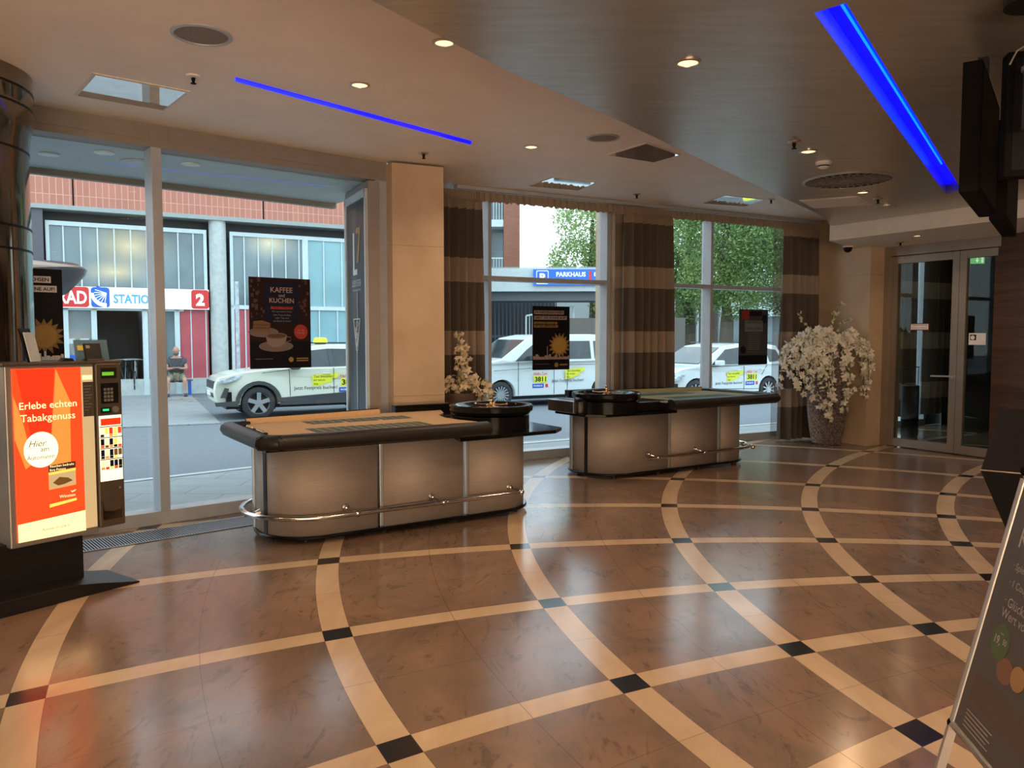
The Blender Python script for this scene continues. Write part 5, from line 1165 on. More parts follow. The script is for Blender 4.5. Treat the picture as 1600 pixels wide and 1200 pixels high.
# ------------------------------------------------ trees
M['bark'] = mat('tree_bark', (.10, .085, .065), .9); 
def leafmat(name, c, c2):
    m_ = mat(name, c, .6, col2=c2, nscale=.9); nt = m_.node_tree; b = nt.nodes['Principled BSDF']; o = [n for n in nt.nodes if n.type == 'OUTPUT_MATERIAL'][0]
    t_ = nt.nodes.new('ShaderNodeBsdfTranslucent'); t_.inputs[0].default_value = (*[min(1, v*1.6) for v in c2], 1); ms = nt.nodes.new('ShaderNodeMixShader'); ms.inputs[0].default_value = .4
    nt.links.new(b.outputs[0], ms.inputs[1]); nt.links.new(t_.outputs[0], ms.inputs[2]); nt.links.new(ms.outputs[0], o.inputs[0]); return m_
LM = [leafmat('leaf_a', (.10, .175, .055), (.20, .32, .10)), leafmat('leaf_b', (.22, .31, .11), (.40, .48, .20)), leafmat('leaf_c', (.055, .11, .04), (.13, .22, .08))]
def tree(loc_, h, trunk_r, blobs, n, label, lm, size=.17, seed=1):
    rnd = random.Random(seed); t = thing('street_tree', label, 'tree', loc_)
    g = G(); g.tube([Vector((0, 0, -.05)), Vector((.05, 0, h*.25)), Vector((-.05, 0, h*.5)), Vector((0, .1, h*.8))], [trunk_r*1.2, trunk_r, trunk_r*.8, trunk_r*.35], 12)
    for k in range(6):
        a = k*1.05; b = rnd.choice(blobs); g.tube([Vector((0, 0, h*(.3+.06*k))), Vector((b[0]*.5, b[1]*.5, (h*.4+b[2])/2)), Vector((b[0], b[1], b[2]))], [trunk_r*.4, trunk_r*.25, trunk_r*.1], 6)
    g.build('trunk', M['bark'], t)
    g = G(); tot = sum(b[3]**2 for b in blobs)
    bm = g.b
    for (x, y, z, r_) in blobs:
        for _ in range(int(n*r_**2/tot)):
            d_ = Vector((rnd.gauss(0, 1), rnd.gauss(0, 1), rnd.gauss(0, .85))).normalized()*r_*rnd.uniform(.35, 1.05)**.6
            p = Vector((x, y, z))+d_; a = Vector((rnd.gauss(0, 1), rnd.gauss(0, 1), rnd.gauss(0, 1))).normalized(); b_ = a.orthogonal().normalized(); s_ = size*rnd.uniform(.6, 1.3); g.mi = rnd.choice((0, 0, 1, 2))
            g.face([g.v(p-a*s_), g.v(p+b_*s_*.55), g.v(p+a*s_), g.v(p-b_*s_*.55)])
    me = bpy.data.meshes.new('foliage'); bm.to_mesh(me); bm.free(); o = bpy.data.objects.new('foliage', me); COL.objects.link(o); o.parent = t
    for m_ in lm: me.materials.append(m_)
    return t
tree((xt(925, 38), 38, 0), 9, .25, [(.2, 0, 7.2, 2.1), (-1.0, 0, 5.2, 1.2), (1.4, 0, 5.4, 1.7), (.8, -.5, 8.2, 1.5), (2.2, 0, 3.4, 1.4), (1.0, 0, 3.2, 1.2), (-1.5, 0, 4.6, .7), (2.4, 0, 7, 1.6)], 20000, 'light green tree behind the PARKHAUS sign', [LM[0], LM[1], LM[1]], .08, 2)
tree((xt(1075, 37), 37, 0), 9, .3, [(0, 0, 6.8, 2.6), (-1.5, 0, 5, 1.7), (1.2, 0, 4.6, 1.8), (-.4, 0, 3.4, 1.4), (1.6, 0, 8, 2), (-1.6, 0, 8, 1.6)], 30000, 'green tree in the left pane of the window with the trees', LM, .075, 4)
tree((xt(1133, 33), 33, 0), 9, .28, [(0, 0, 6.2, 2.4), (1.4, 0, 4.6, 1.7), (-.8, 0, 4.0, 1.3), (1.9, 0, 7, 2.0), (.3, -.4, 3.4, 1.1), (-1.2, 0, 7.2, 1.5)], 30000, 'large green tree with visible trunk in the right pane of the window', LM, .072, 5)
tree((xt(1225, 36), 36, 0), 9, .28, [(0, 0, 6.2, 2.6), (-1.2, 0, 4.4, 1.8), (1.4, 0, 4.2, 1.6), (-1.5, 0, 7.4, 1.7), (.5, 0, 3.3, 1.2)], 26000, 'green tree at the right edge of the window with the trees', LM, .075, 6)
tree((xt(1360, 30), 30, 0), 8, .25, [(0, 0, 5.5, 2.4), (-1.2, 0, 4.0, 1.6), (1.4, 0, 3.8, 1.6)], 6000, 'green tree seen through the vestibule curtains', LM, .15, 8)
# ------------------------------------------------ pedestrian crossing sign seen through the vestibule
r_ = ray(1438, 466); P = O+r_*(17.5/r_.y)
t = thing('crossing_sign', 'blue square pedestrian crossing sign outside the vestibule', 'road sign', (P.x, P.y, -.05), R(-25))
G().box(-.32, .32, -.02, 0, P.z-.32+.05, P.z+.32+.05).build('plate', mat('road_sign_blue', (.01, .06, .35), .4), t, 0, .004)
G().slab([(-.25, P.z-.18), (.25, P.z-.18), (0, P.z+.30)], -.024, -.021).build('triangle', M['wframe'], t, 0); G().box(-.03, .03, -.028, -.025, P.z-.1, P.z+.14).build('figure', M['dark'], t, 0)
G().cyl((0, .03, 0), .03, P.z+.4, 10).build('pole', M['grille'], t)
# ================================================================ CARS
M['taxi'] = mat('taxi_ivory', (.70, .72, .60), .25, coat=.5, noise=.01); M['vanw'] = mat('van_white', (.66, .72, .73), .25, coat=.5, noise=.01); M['cglass'] = mat('car_glass', (.035, .045, .05), .06, noise=.3, nscale=2); M['tyre'] = mat('tyre', (.03, .03, .032), .8); M['rim'] = mat('alloy', (.50, .52, .54), .3, metal=.7); M['clad'] = mat('grey_cladding', (.05, .052, .055), .6); M['hl'] = mat('headlight', (.45, .50, .55), .1, noise=.4, nscale=12); M['ysign'] = mat('sticker_yellow', (.72, .74, .04), .5); M['sred'] = mat('sticker_red', (.7, .05, .03), .5); M['sblue'] = mat('sticker_blue', (.03, .10, .42), .5)
def car(front_wheel, ang, k, label, spec):
    a = R(ang); u = Vector((math.sin(a), math.cos(a), 0)); n_ = Vector((-u.y, u.x, 0)); Wd = spec['w']
    org = front_wheel-u*spec['wx'][0]*k+n_*0
    T = thing('car', label, 'car', (org.x, org.y, -.06), PI/2-a, 'taxis parked in the street'); T.scale = (k, k, k)
    S = spec; wr = S['wr']; bm_ = S['paint']
    # lower body: side outline with wheel arches
    def arch(cx, r_=None): r_ = r_ or wr*1.17; return [(cx-r_*math.cos(PI*t/10), wr+r_*math.sin(PI*t/10)) for t in range(11)]
    low = [(S['L']-.02, S['zs']+.15)]+[(S['L'], .75)]+S['rear']+S['belt'][::-1]+S['hood'][::-1]+[(0.0, .62), (.04, S['zs']+.08), (.18, S['zs'])]
    bottom = [(S['wx'][0]-wr*1.17, S['zs'])]+arch(S['wx'][0])+[(S['wx'][0]+wr*1.17, S['zs'])]+[(S['wx'][1]-wr*1.17, S['zs'])]+arch(S['wx'][1])+[(S['wx'][1]+wr*1.17, S['zs'])]
    out = low+bottom+[(S['L']-.2, S['zs'])]
    g = G(); st = [(0, .05, .0), (.05, .015, 0), (.15, 0, 0), (Wd/2, 0, 0), (Wd-.15, 0, 0), (Wd-.05, .015, 0), (Wd, .05, 0)]
    cx, cz = S['L']/2, .75; rows = []
    for y, ins, _ in st:
        row = []
        for x, z in out:
            nx = x+(cx-x)*ins*.35; nz = z+(cz-z)*ins*.9
            tap = .16*max(0, 1-x/.9)**2+.10*max(0, 1-(S['L']-x)/.7)**2      # plan taper at nose and tail
            yy_ = y+(Wd/2-y)*tap*2*(1 if abs(y-Wd/2) > .1 else 0)*.9
            row.append((nx, yy_, nz))
        rows.append(row)
    V = [[g.v(p) for p in r_] for r_ in rows]; m_ = len(out)
    for A_, B_ in zip(V, V[1:]):
        for i in range(m_): g.face([A_[i], A_[(i+1) % m_], B_[(i+1) % m_], B_[i]])
    g.face(V[0]); g.face(V[-1][::-1]); body = g.build('body', bm_, T, 40)
    # cabin: roof profile with leaning sides
    cab = S['cabin']; zb_, zt_ = S['zb'], max(z for x, z in cab); ti = S.get('tumble', .14)
    def yo(z, side, e=0.): t_ = max(0, (z-zb_))/(zt_-zb_); d_ = .03+ti*t_; return (d_-e) if side == 0 else Wd-d_+e
    g = G(); A_ = [g.v((x, yo(z, 0), z)) for x, z in cab]; B_ = [g.v((x, yo(z, 1), z)) for x, z in cab]; m_ = len(cab)
    for i in range(m_): g.face([A_[i], A_[(i+1) % m_], B_[(i+1) % m_], B_[i]])
    g.face(A_); g.face(B_[::-1]); cb = g.build('cabin', bm_, T, 40, .02)
    for nm, W_ in S['windows']:
        for side in (0, 1):
            e = .012; g = G(); g.poly([(x, yo(z, side, e), z) for x, z in W_]); g.build('side_window', M['cglass'], cb, 0, solid=.01)
    ws = S['screen']; g = G(); g.poly([(ws[0][0]-.012, .13, ws[0][1]+.012), (ws[1][0]-.012, yo(ws[1][1], 0)+.06, ws[1][1]+.012), (ws[1][0]-.012, yo(ws[1][1], 1)-.06, ws[1][1]+.012), (ws[0][0]-.012, Wd-.13, ws[0][1]+.012)]); g.build('windscreen', M['cglass'], cb, 0, solid=.01)
    # dark sill, arch lips
    if S.get('clad'):
        g = G()
        for cx_ in S['wx']:
            o_ = [(cx_-(wr*1.40)*math.cos(PI*t/12), wr*1.0+(wr*1.38)*math.sin(PI*t/12)) for t in range(13)]; i_ = [(cx_-(wr*1.15)*math.cos(PI*t/12), wr+(wr*1.15)*math.sin(PI*t/12)) for t in range(13)]
            for A1_, A2_, B1_, B2_ in zip(o_, o_[1:], i_, i_[1:]): g.slab([A1_, A2_, B2_, B1_], -.012, .03)
        g.slab([(S['wx'][0]+wr*1.25, S['zs']-.02), (S['wx'][1]-wr*1.25, S['zs']-.02), (S['wx'][1]-wr*1.35, .56), (S['wx'][0]+wr*1.35, .47)], -.012, .03)
        g.slab([(.02, S['zs']), (S['wx'][0]-wr*1.2, S['zs']-.02), (S['wx'][0]-wr*1.3, .42), (.0, .40)], -.01, .05); g.build('cladding', M['clad'], body, 0)
    G().box(.25, S['L']-.25, .12, Wd-.12, S['zs']-.08, S['zs']+.3).build('underbody', M['black'], body, 0)
    G().box(S['wx'][0]-wr*1.1, S['wx'][0]+wr*1.1, .22, Wd-.22, .2, wr*2.15).box(S['wx'][1]-wr*1.1, S['wx'][1]+wr*1.1, .22, Wd-.22, .2, wr*2.15).build('wheel_well', M['black'], body, 0)
    # wheels
    for cx_ in S['wx']:
        for side in (0, 1):
            s_ = 1 if side == 0 else -1; yc = .0 if side == 0 else Wd
            wl_ = bpy.data.objects.new('wheel', None); COL.objects.link(wl_); bpy.data.objects.remove(wl_)
            g = G(); g.lathe([(wr*.66, .02*s_), (wr*.72, .0), (wr*.94, .01*s_), (wr, .04*s_), (wr, .20*s_), (wr*.66, .21*s_)], (cx_, yc, wr), 36, 'y'); ty = g.build('wheel', M['tyre'], T)
            g = G(); g.lathe([(wr*.69, .012*s_), (wr*.66, .02*s_), (wr*.62, .05*s_)], (cx_, yc, wr), 36, 'y'); g.cyl((cx_, yc+.012*s_, wr), wr*.17, .05*s_, 18, 'y')
            ns = S['spokes']
            for q_ in range(ns):
                a_ = 2*PI*q_/ns+.3; wsp = S['spw']; g.bar((cx_+wr*.12*math.cos(a_), yc+.03*s_, wr+wr*.12*math.sin(a_)), (cx_+wr*.67*math.cos(a_), yc+.022*s_, wr+wr*.67*math.sin(a_)), .03, wsp, (-math.sin(a_), 0, math.cos(a_)))
            g.build('rim', M['rim'], ty, 0); g = G(); g.cyl((cx_, yc+.07*s_, wr), wr*.66, .02*s_, 24, 'y'); g.build('brake_disc', M['black'], ty)
    # details
    for nm, m2, pts, y0_, y1_ in S['plates']:
        G().slab(pts, y0_, y1_).build(nm, m2, body, 0)
    for lx_ in S['lines']:
        g = G(); g.bar((lx_[0], -.001+lx_[4] if len(lx_) > 4 else -.001, lx_[1]), (lx_[2], -.001, lx_[3]), .010, .012, (0, 1, 0)); g.build('panel_gap', M['dark'], body, 0)
    mx_, mz_ = S['mirror']; g = G(); g.slab(rrect(mx_-.12, mx_+.10, mz_-.07, mz_+.08, .05), -.20, -.03); g.bar((mx_, .02, mz_-.06), (mx_, -.1, mz_-.04), .05, .05); g.build('wing_mirror', S.get('mirrorm', bm_), T, 0, .02)
    for hx_, hz_ in S['handles']: G().box(hx_, hx_+.2, -.03, -.005, hz_, hz_+.025).build('door_handle', bm_, body, 0, .004)
    if S.get('rails'): G().bar((S['rails'][0], .20, zt_+.035), (S['rails'][1], .20, zt_+.02), .03, .025).bar((S['rails'][0], Wd-.20, zt_+.035), (S['rails'][1], Wd-.20, zt_+.02), .03, .025).build('roof_rail', M['clad'], T, 0)
    if S.get('tsign'):
        g = G(); x_ = S['tsign']; g.slab([(x_-.12, zt_+.02), (x_+.12, zt_+.02), (x_+.09, zt_+.15), (x_-.07, zt_+.16)], Wd/2-.30, Wd/2+.30); g.build('taxi_sign', M['ysign'], T, 0, .03)
        G().box(x_-.08, x_+.08, Wd/2-.2, Wd/2+.2, zt_-.02, zt_+.03).build('sign_foot', M['black'], T, 0)
    # lettering on the doors (the square code is left out)
    qx, qz = S['advert']; z_ = qz
    G().slab([(qx, z_+.18), (qx+.62, z_+.22), (qx+.60, z_+.14), (qx+.55, z_+.10), (qx+.46, z_+.10), (qx+.46, z_+.02), (qx+.30, z_-.02), (qx+.20, z_-.06), (qx, z_-.08)], -.006, -.001).build('yellow_field', M['ysign'], body, 0)
    for s_, dz in (('Taxi bestellen', .12), ('per taxi.eu', .03), ('App.', -.055)): text(s_, M['black'], body, qx+.03, z_+dz, -.008, h=.055, align='LEFT')
    text('Jetzt Festpreis buchen!', M['black'], body, qx-.42, z_-.17, -.004, w=1.0, align='LEFT')
    hx_, hz_ = S['number']; text('Hallo Taxi', M['sred'], body, hx_, hz_+.17, -.006, w=.42, shear=.2, bold=.02); panel('number_field', M['ysign'], body, hx_-.20, hx_+.20, hz_-.03, hz_+.15, -.001, .005); text('3811', M['black'], body, hx_, hz_-.005, -.008, w=.34, h=.13, bold=.03)
    panel('blue_sticker', M['sblue'], body, hx_-.24, hx_+.10, hz_-.17, hz_-.06, -.001, .004); text('PAYBACK', M['sgw'], body, hx_-.07, hz_-.135, -.006, w=.26); panel('red_sticker', M['sred'], body, hx_+.15, hx_+.23, hz_-.16, hz_-.07, -.001, .004)
    return T
suv = dict(L=4.6, w=1.85, wx=(.93, 3.62), wr=.36, zs=.32, zb=1.06, paint=M['taxi'], hood=[(.03, .80), (.10, .93), (.45, 1.03), (1.25, 1.13)], belt=[(1.5, 1.12), (2.6, 1.12), (4.1, 1.16)], rear=[(4.58, .95), (4.42, 1.14)],
    cabin=[(1.18, 1.08), (2.02, 1.60), (2.5, 1.66), (3.3, 1.65), (4.0, 1.58), (4.40, 1.10)], screen=((1.30, 1.15), (1.98, 1.56)), windows=[('f', [(1.62, 1.15), (2.08, 1.52), (2.50, 1.56), (2.55, 1.15)]), ('b', [(2.54, 1.15), (2.49, 1.56), (2.63, 1.56), (2.69, 1.15)]), ('r', [(2.68, 1.15), (2.62, 1.56), (3.40, 1.54), (3.62, 1.18)]), ('q', [(3.70, 1.20), (3.55, 1.52), (3.95, 1.46), (4.05, 1.30)])],
    clad=True, spokes=5, spw=.09, plates=[('headlight', M['hl'], [(.05, .86), (.42, .97), (.58, .99), (.50, .90), (.22, .82)], .02, .16), ('fog_lamp', M['clad'], [(.12, .50), (.22, .72), (.30, .70), (.24, .50)], .0, .1), ('grille', M['clad'], [(.0, .50), (.02, .85), (.06, .85), (.06, .50)], .35, 1.5), ('number_plate', M['white2'], [(-.02, .52), (-.02, .62), (.0, .62), (.0, .52)], .65, 1.2)],
    lines=[(1.62, .50, 1.60, 1.12), (2.62, .50, 2.62, 1.12), (3.45, .80, 3.55, 1.12), (1.0, 1.03, 1.6, 1.10)], mirror=(1.72, 1.17), mirrorm=M['clad'], handles=[(2.35, .98), (3.3, 1.0)], rails=(2.1, 4.0), tsign=2.55, advert=(2.12, .78), number=(2.98, .72))
van = dict(L=5.1, w=1.93, wx=(.92, 4.1), wr=.34, zs=.28, zb=1.14, paint=M['vanw'], hood=[(.02, .85), (.08, 1.02), (.30, 1.12), (.95, 1.26)], belt=[(1.3, 1.20), (3.0, 1.20), (4.9, 1.20)], rear=[(5.08, 1.0), (5.06, 1.18)],
    cabin=[(.88, 1.20), (1.78, 1.80), (2.3, 1.89), (3.6, 1.90), (4.9, 1.86), (5.05, 1.16)], screen=((1.00, 1.28), (1.72, 1.74)), windows=[('f', [(1.35, 1.20), (1.72, 1.50), (2.0, 1.68), (2.35, 1.70), (2.4, 1.22)]), ('m', [(2.55, 1.24), (2.55, 1.72), (3.7, 1.72), (3.7, 1.24)]), ('r', [(3.82, 1.24), (3.82, 1.72), (4.75, 1.70), (4.8, 1.24)])],
    spokes=16, spw=.035, plates=[('headlight', M['hl'], [(.03, .86), (.10, 1.02), (.34, 1.08), (.38, .96), (.16, .84)], .02, .14)], lines=[(1.42, .32, 1.42, 1.18), (2.5, .32, 2.5, 1.2), (2.9, .32, 2.95, 1.2), (.7, .96, 2.4, 1.04), (2.6, 1.08, 4.9, 1.08)], mirror=(1.85, 1.28), mirrorm=M['clad'], handles=[(2.2, 1.02)], advert=(2.85, .78), number=(2.08, .66))
tou = dict(L=4.5, w=1.83, wx=(.88, 3.60), wr=.33, zs=.27, zb=1.0, paint=M['vanw'], hood=[(.02, .66), (.08, .80), (.45, .95), (1.05, 1.05)], belt=[(1.4, 1.0), (2.6, 1.02), (4.1, 1.06)], rear=[(4.48, .90), (4.40, 1.05)],
    cabin=[(.98, 1.02), (1.95, 1.55), (2.5, 1.62), (3.4, 1.62), (4.0, 1.56), (4.40, 1.04)], screen=((1.08, 1.08), (1.88, 1.51)), windows=[('f', [(1.45, 1.05), (2.02, 1.46), (2.55, 1.52), (2.58, 1.06)]), ('r', [(2.68, 1.06), (2.66, 1.52), (3.45, 1.50), (3.55, 1.08)]), ('q', [(3.65, 1.10), (3.56, 1.49), (3.95, 1.44), (4.12, 1.14)])],
    spokes=10, spw=.04, plates=[('headlight', M['hl'], [(.03, .66), (.30, .78), (.52, .82), (.44, .70), (.2, .64)], .01, .16), ('bumper_grille', M['clad'], [(.0, .36), (.0, .46), (.5, .48), (.55, .40)], .005, .1)], lines=[(1.45, .35, 1.42, 1.0), (2.62, .35, 2.62, 1.0), (3.3, .75, 3.5, 1.02), (.9, .42, 3.2, .36)], mirror=(1.62, 1.10), handles=[(2.35, .88), (3.25, .90)], rails=(2.1, 3.9), tsign=3.75, advert=(1.98, .66), number=(2.92, .64))
car(Vector((-5.30, 16.45, 0)), 62, .94, 'ivory SUV taxi with grey wheel arches, partly behind the coffee poster', suv)
car(Vector((-.26, 18.94, 0)), 62, .94, 'white taxi van behind the sunrise poster', van)
car(Vector((4.66, 19.9, 0)), 61, .95, 'white estate taxi seen in the window with the trees', tou)
# dead leaves on the far pavement
p = fl(279, 625, -.03)
lf = thing('leaf_heap', 'small heap of brown leaves on the pavement in front of the seated man', 'leaves', p)
g = G(); rnd = random.Random(3)
for k in range(60): a = rnd.uniform(0, 2*PI); r_ = rnd.uniform(0, .7); x, y = r_*math.cos(a)*1.2, r_*math.sin(a); s_ = rnd.uniform(.05, .1); b_ = rnd.uniform(0, 3); g.poly([(x, y, .0), (x+s_*math.cos(b_), y+s_*math.sin(b_), .02), (x+s_*math.cos(b_+1), y+s_*math.sin(b_+1), .01)])
g.build('leaves', mat('dead_leaves', (.33, .24, .15), .9), lf, 0); lf['kind'] = 'stuff'
# ================================================================ BICYCLES AND PEOPLE
M['skin'] = mat('skin', (.50, .27, .20), .6); M['shirt'] = mat('grey_tshirt', (.075, .082, .088), .85, noise=.15, nscale=20); M['camo'] = mat('camouflage_shorts', (.12, .11, .075), .85, col2=(.30, .27, .20), nscale=14); M['shoe'] = mat('dark_shoes', (.05, .045, .08), .6); M['socks'] = mat('socks', (.35, .35, .36), .8); M['hairg'] = mat('beard_grey', (.22, .16, .13), .9); M['lilac'] = mat('lilac_shirt', (.42, .38, .62), .8); M['blackc'] = mat('black_clothes', (.018, .018, .02), .85)
def skin(name, joints, edges, mt, parent, sub=2):
    """joints: {key: (x, y, z, r)}; first key is the root"""
    ks = list(joints); me = bpy.data.meshes.new(name); me.from_pydata([joints[k][:3] for k in ks], [(ks.index(a), ks.index(b)) for a, b in edges], [])
    o = bpy.data.objects.new(name, me); COL.objects.link(o); o.parent = parent; me.materials.append(mt)
    md = o.modifiers.new('skin', 'SKIN'); md.use_smooth_shade = True
    sv = me.skin_vertices[0].data
    for i, k in enumerate(ks): r_ = joints[k][3]; sv[i].radius = r_ if isinstance(r_, tuple) else (r_, r_); sv[i].use_root = (i == 0)
    s2 = o.modifiers.new('sub', 'SUBSURF'); s2.levels = sub; s2.render_levels = sub
    return o
def chain(*k): return list(zip(k, k[1:]))
def head(par, c, r_, beard=True, hair=None, nod=.25):
    Mx = Matrix.Translation(c) @ Matrix.Rotation(nod, 4, 'X')
    g = G(); rows = []
    for i in range(15):
        t = PI*i/14; z = math.cos(t); rr = math.sin(t); jaw = 1-.28*max(0, -z); rows.append([Mx @ Vector((r_*.80*rr*jaw*math.cos(a), r_*(.98*rr*jaw*math.sin(a))-(.10*r_ if z < -.2 else 0), r_*1.22*z)) for a in [2*PI*k/20 for k in range(21)]])
    g.grid(rows); h = g.build('head', M['skin'], par, 80)
    g = G(); g.poly([Mx @ Vector(p) for p in ((-.10*r_, -r_*.98, -.22*r_), (.10*r_, -r_*.98, -.22*r_), (0, -r_*1.22, -.20*r_))]); g.poly([Mx @ Vector(p) for p in ((0, -r_*.96, .15*r_), (-.12*r_, -r_*.98, -.22*r_), (0, -r_*1.24, -.18*r_))]); g.poly([Mx @ Vector(p) for p in ((0, -r_*.96, .15*r_), (0, -r_*1.24, -.18*r_), (.12*r_, -r_*.98, -.22*r_))]); g.build('nose', M['skin'], h)
    for s_ in (-1, 1):
        g = G(); g.ball(Mx @ Vector((s_*r_*.30, -r_*.93, .06*r_)), r_*.10, 8); g.build('eye', M['darkin'], h)
        g = G(); g.ball(Mx @ Vector((s_*r_*.82, 0, 0)), r_*.2, 8, 1.5); g.build('ear', M['skin'], h)
    G().box(-r_*.25, r_*.25, -r_*.93, -r_*.80, -.52*r_, -.46*r_, Mx).build('mouth', M['pred'], h, 0)
    if beard:
        g = G(); g.grid([[Mx @ Vector((r_*.84*k_*math.sin(a), -r_*(.99 if z > -1.0 else .8)*k_*math.cos(a)-.05*r_, z*r_)) for a in [R(-75+10*q) for q in range(16)]] for z, k_ in ((-.35, .93), (-.6, .88), (-.9, .74), (-1.2, .5))]); g.build('beard', M['hairg'], h, 60, solid=.012)
    if hair:
        g = G(); g.grid([[Mx @ Vector((r_*.86*math.sin(t)*math.cos(a), r_*1.03*math.sin(t)*math.sin(a)+.03*r_, r_*1.28*math.cos(t))) for a in [2*PI*k/20 for k in range(21)]] for t in [R(v) for v in (2, 20, 40, 60, 75)]]); g.build('hair', hair, h, 80)
    return h
def fingers(par_name, joints, edges, wrist, hand, tag_, d, up, curl):
    """palm and five separate, bent fingers grown from the hand joint"""
    d = Vector(d).normalized(); up = Vector(up).normalized(); side = d.cross(up).normalized(); h = Vector(hand)
    for i, (off, L) in enumerate(((-.030, .070), (-.010, .080), (.010, .075), (.030, .060))):
        b = h+side*off+d*.03; m_ = b+d*L*.5-up*curl*.02; e = m_+d*L*.35-up*curl*.05
        for n_, p, r_ in (('a', b, .010), ('b', m_, .009), ('c', e, .008)): joints[f'{tag_}{i}{n_}'] = (*p, r_)
        edges += [(hand_key(tag_), f'{tag_}{i}a'), (f'{tag_}{i}a', f'{tag_}{i}b'), (f'{tag_}{i}b', f'{tag_}{i}c')]
    b = h-side*.035+d*.0; m_ = b-side*.02+d*.03; joints[tag_+'ta'] = (*b, .012); joints[tag_+'tb'] = (*m_, .009); edges += [(hand_key(tag_), tag_+'ta'), (tag_+'ta', tag_+'tb')]
def hand_key(t_): return 'h'+t_
# seated man with phone
sp_ = Vector(((276-800)/F_PX*22.6, 22.45, -.04))
bench = thing('blue_bench', 'small blue seat against the red panels, under the seated man', 'bench', (sp_.x-.05, sp_.y+.30, -.04), R(30))
G().box(-.40, .40, -.16, .20, .42, .46).build('seat', mat('bench_blue_grey', (.10, .13, .20), .5), bench, 0, .01)
for x in (-.32, .32): G().box(x-.03, x+.03, -.12, .16, 0, .42).build('leg', M['sgb'], bench, 0)
man = thing('person', 'bald bearded person in grey t-shirt and camouflage shorts sitting and looking at a phone', 'person', (sp_.x, sp_.y+.12, -.04), R(22))
J = {'pel': (0, .10, .56, (.16, .13)), 'sp1': (0, .09, .74, (.18, .15)), 'sp2': (0, .06, .92, (.19, .14)), 'ch': (0, .04, 1.04, (.17, .11)), 'nk': (0, .0, 1.13, .065), 'nk2': (0, -.03, 1.20, .06)}
E_ = chain('pel', 'sp1', 'sp2', 'ch', 'nk', 'nk2')
for s_, t_ in ((-1, 'L'), (1, 'R')):
    J.update({'s'+t_: (s_*.20, .04, 1.03, .065), 'e'+t_: (s_*.27, -.02, .78, .048), 'w'+t_: (s_*.10, -.24, .80, .030), 'h'+t_: (s_*.055, -.29, .82, (.034, .020)), 'hip'+t_: (s_*.11, .05, .54, .10), 'k'+t_: (s_*.22, -.34, .50, .065), 'c'+t_: (s_*.22, -.32, .33, .052), 'a'+t_: (s_*.22, -.30, .10, .038), 'f'+t_: (s_*.25, -.45, .04, .035)})
    E_ += [('ch', 's'+t_)]+chain('s'+t_, 'e'+t_, 'w'+t_, 'h'+t_)+[('pel', 'hip'+t_)]+chain('hip'+t_, 'k'+t_, 'c'+t_, 'a'+t_, 'f'+t_)
    fingers('', J, E_, None, J['h'+t_][:3], t_, (-s_*.5, -.6, .3), (0, -.3, 1), .6)
body = skin('body', J, E_, M['skin'], man, 1)
head(man, Vector((0, -.05, 1.30)), .105)
K = {k: (*J[k][:3], tuple(v+.025 for v in J[k][3]) if isinstance(J[k][3], tuple) else J[k][3]+.02) for k in ('sp2', 'pel', 'sp1', 'ch', 'sL', 'sR', 'eL', 'eR')}
for t_ in 'LR': a_, b_ = Vector(J['s'+t_][:3]), Vector(J['e'+t_][:3]); K['e'+t_] = (*(a_.lerp(b_, .62)), .072); K['s'+t_] = (*J['s'+t_][:3], .108)
skin('t_shirt', K, chain('pel', 'sp1', 'sp2', 'ch')+[('ch', 'sL'), ('ch', 'sR'), ('sL', 'eL'), ('sR', 'eR')], M['shirt'], man, 2)
K = {'pel': (0, .10, .55, (.185, .15))}
for t_ in 'LR': K['hip'+t_] = (*J['hip'+t_][:3], .125); K['k'+t_] = (*J['k'+t_][:3], .095)
skin('shorts', K, [('pel', 'hipL'), ('hipL', 'kL'), ('pel', 'hipR'), ('hipR', 'kR')], M['camo'], man, 2)
for s_, t_ in ((-1, 'L'), (1, 'R')):
    G().slab(rrect(-.16, .12, 0, .10, .045), -.045, .045).build('shoe', M['shoe'], man, 50, .01, M=Matrix.Translation((s_*.235, -.37, 0)) @ Matrix.Rotation(R(90), 4, 'Z'))
    g = G(); g.cyl((s_*.22, -.30, .08), .048, .09, 12); g.build('sock', M['socks'], man)
ph_ = thing('mobile_phone', 'dark phone held in both hands by the seated person', 'phone', man.matrix_basis @ Vector((0, -.335, .815)), R(22))
G().box(-.04, .04, -.006, .006, -.05, .08, Matrix.Rotation(R(-35), 4, 'X')).build('case', M['black'], ph_, 0, .004)
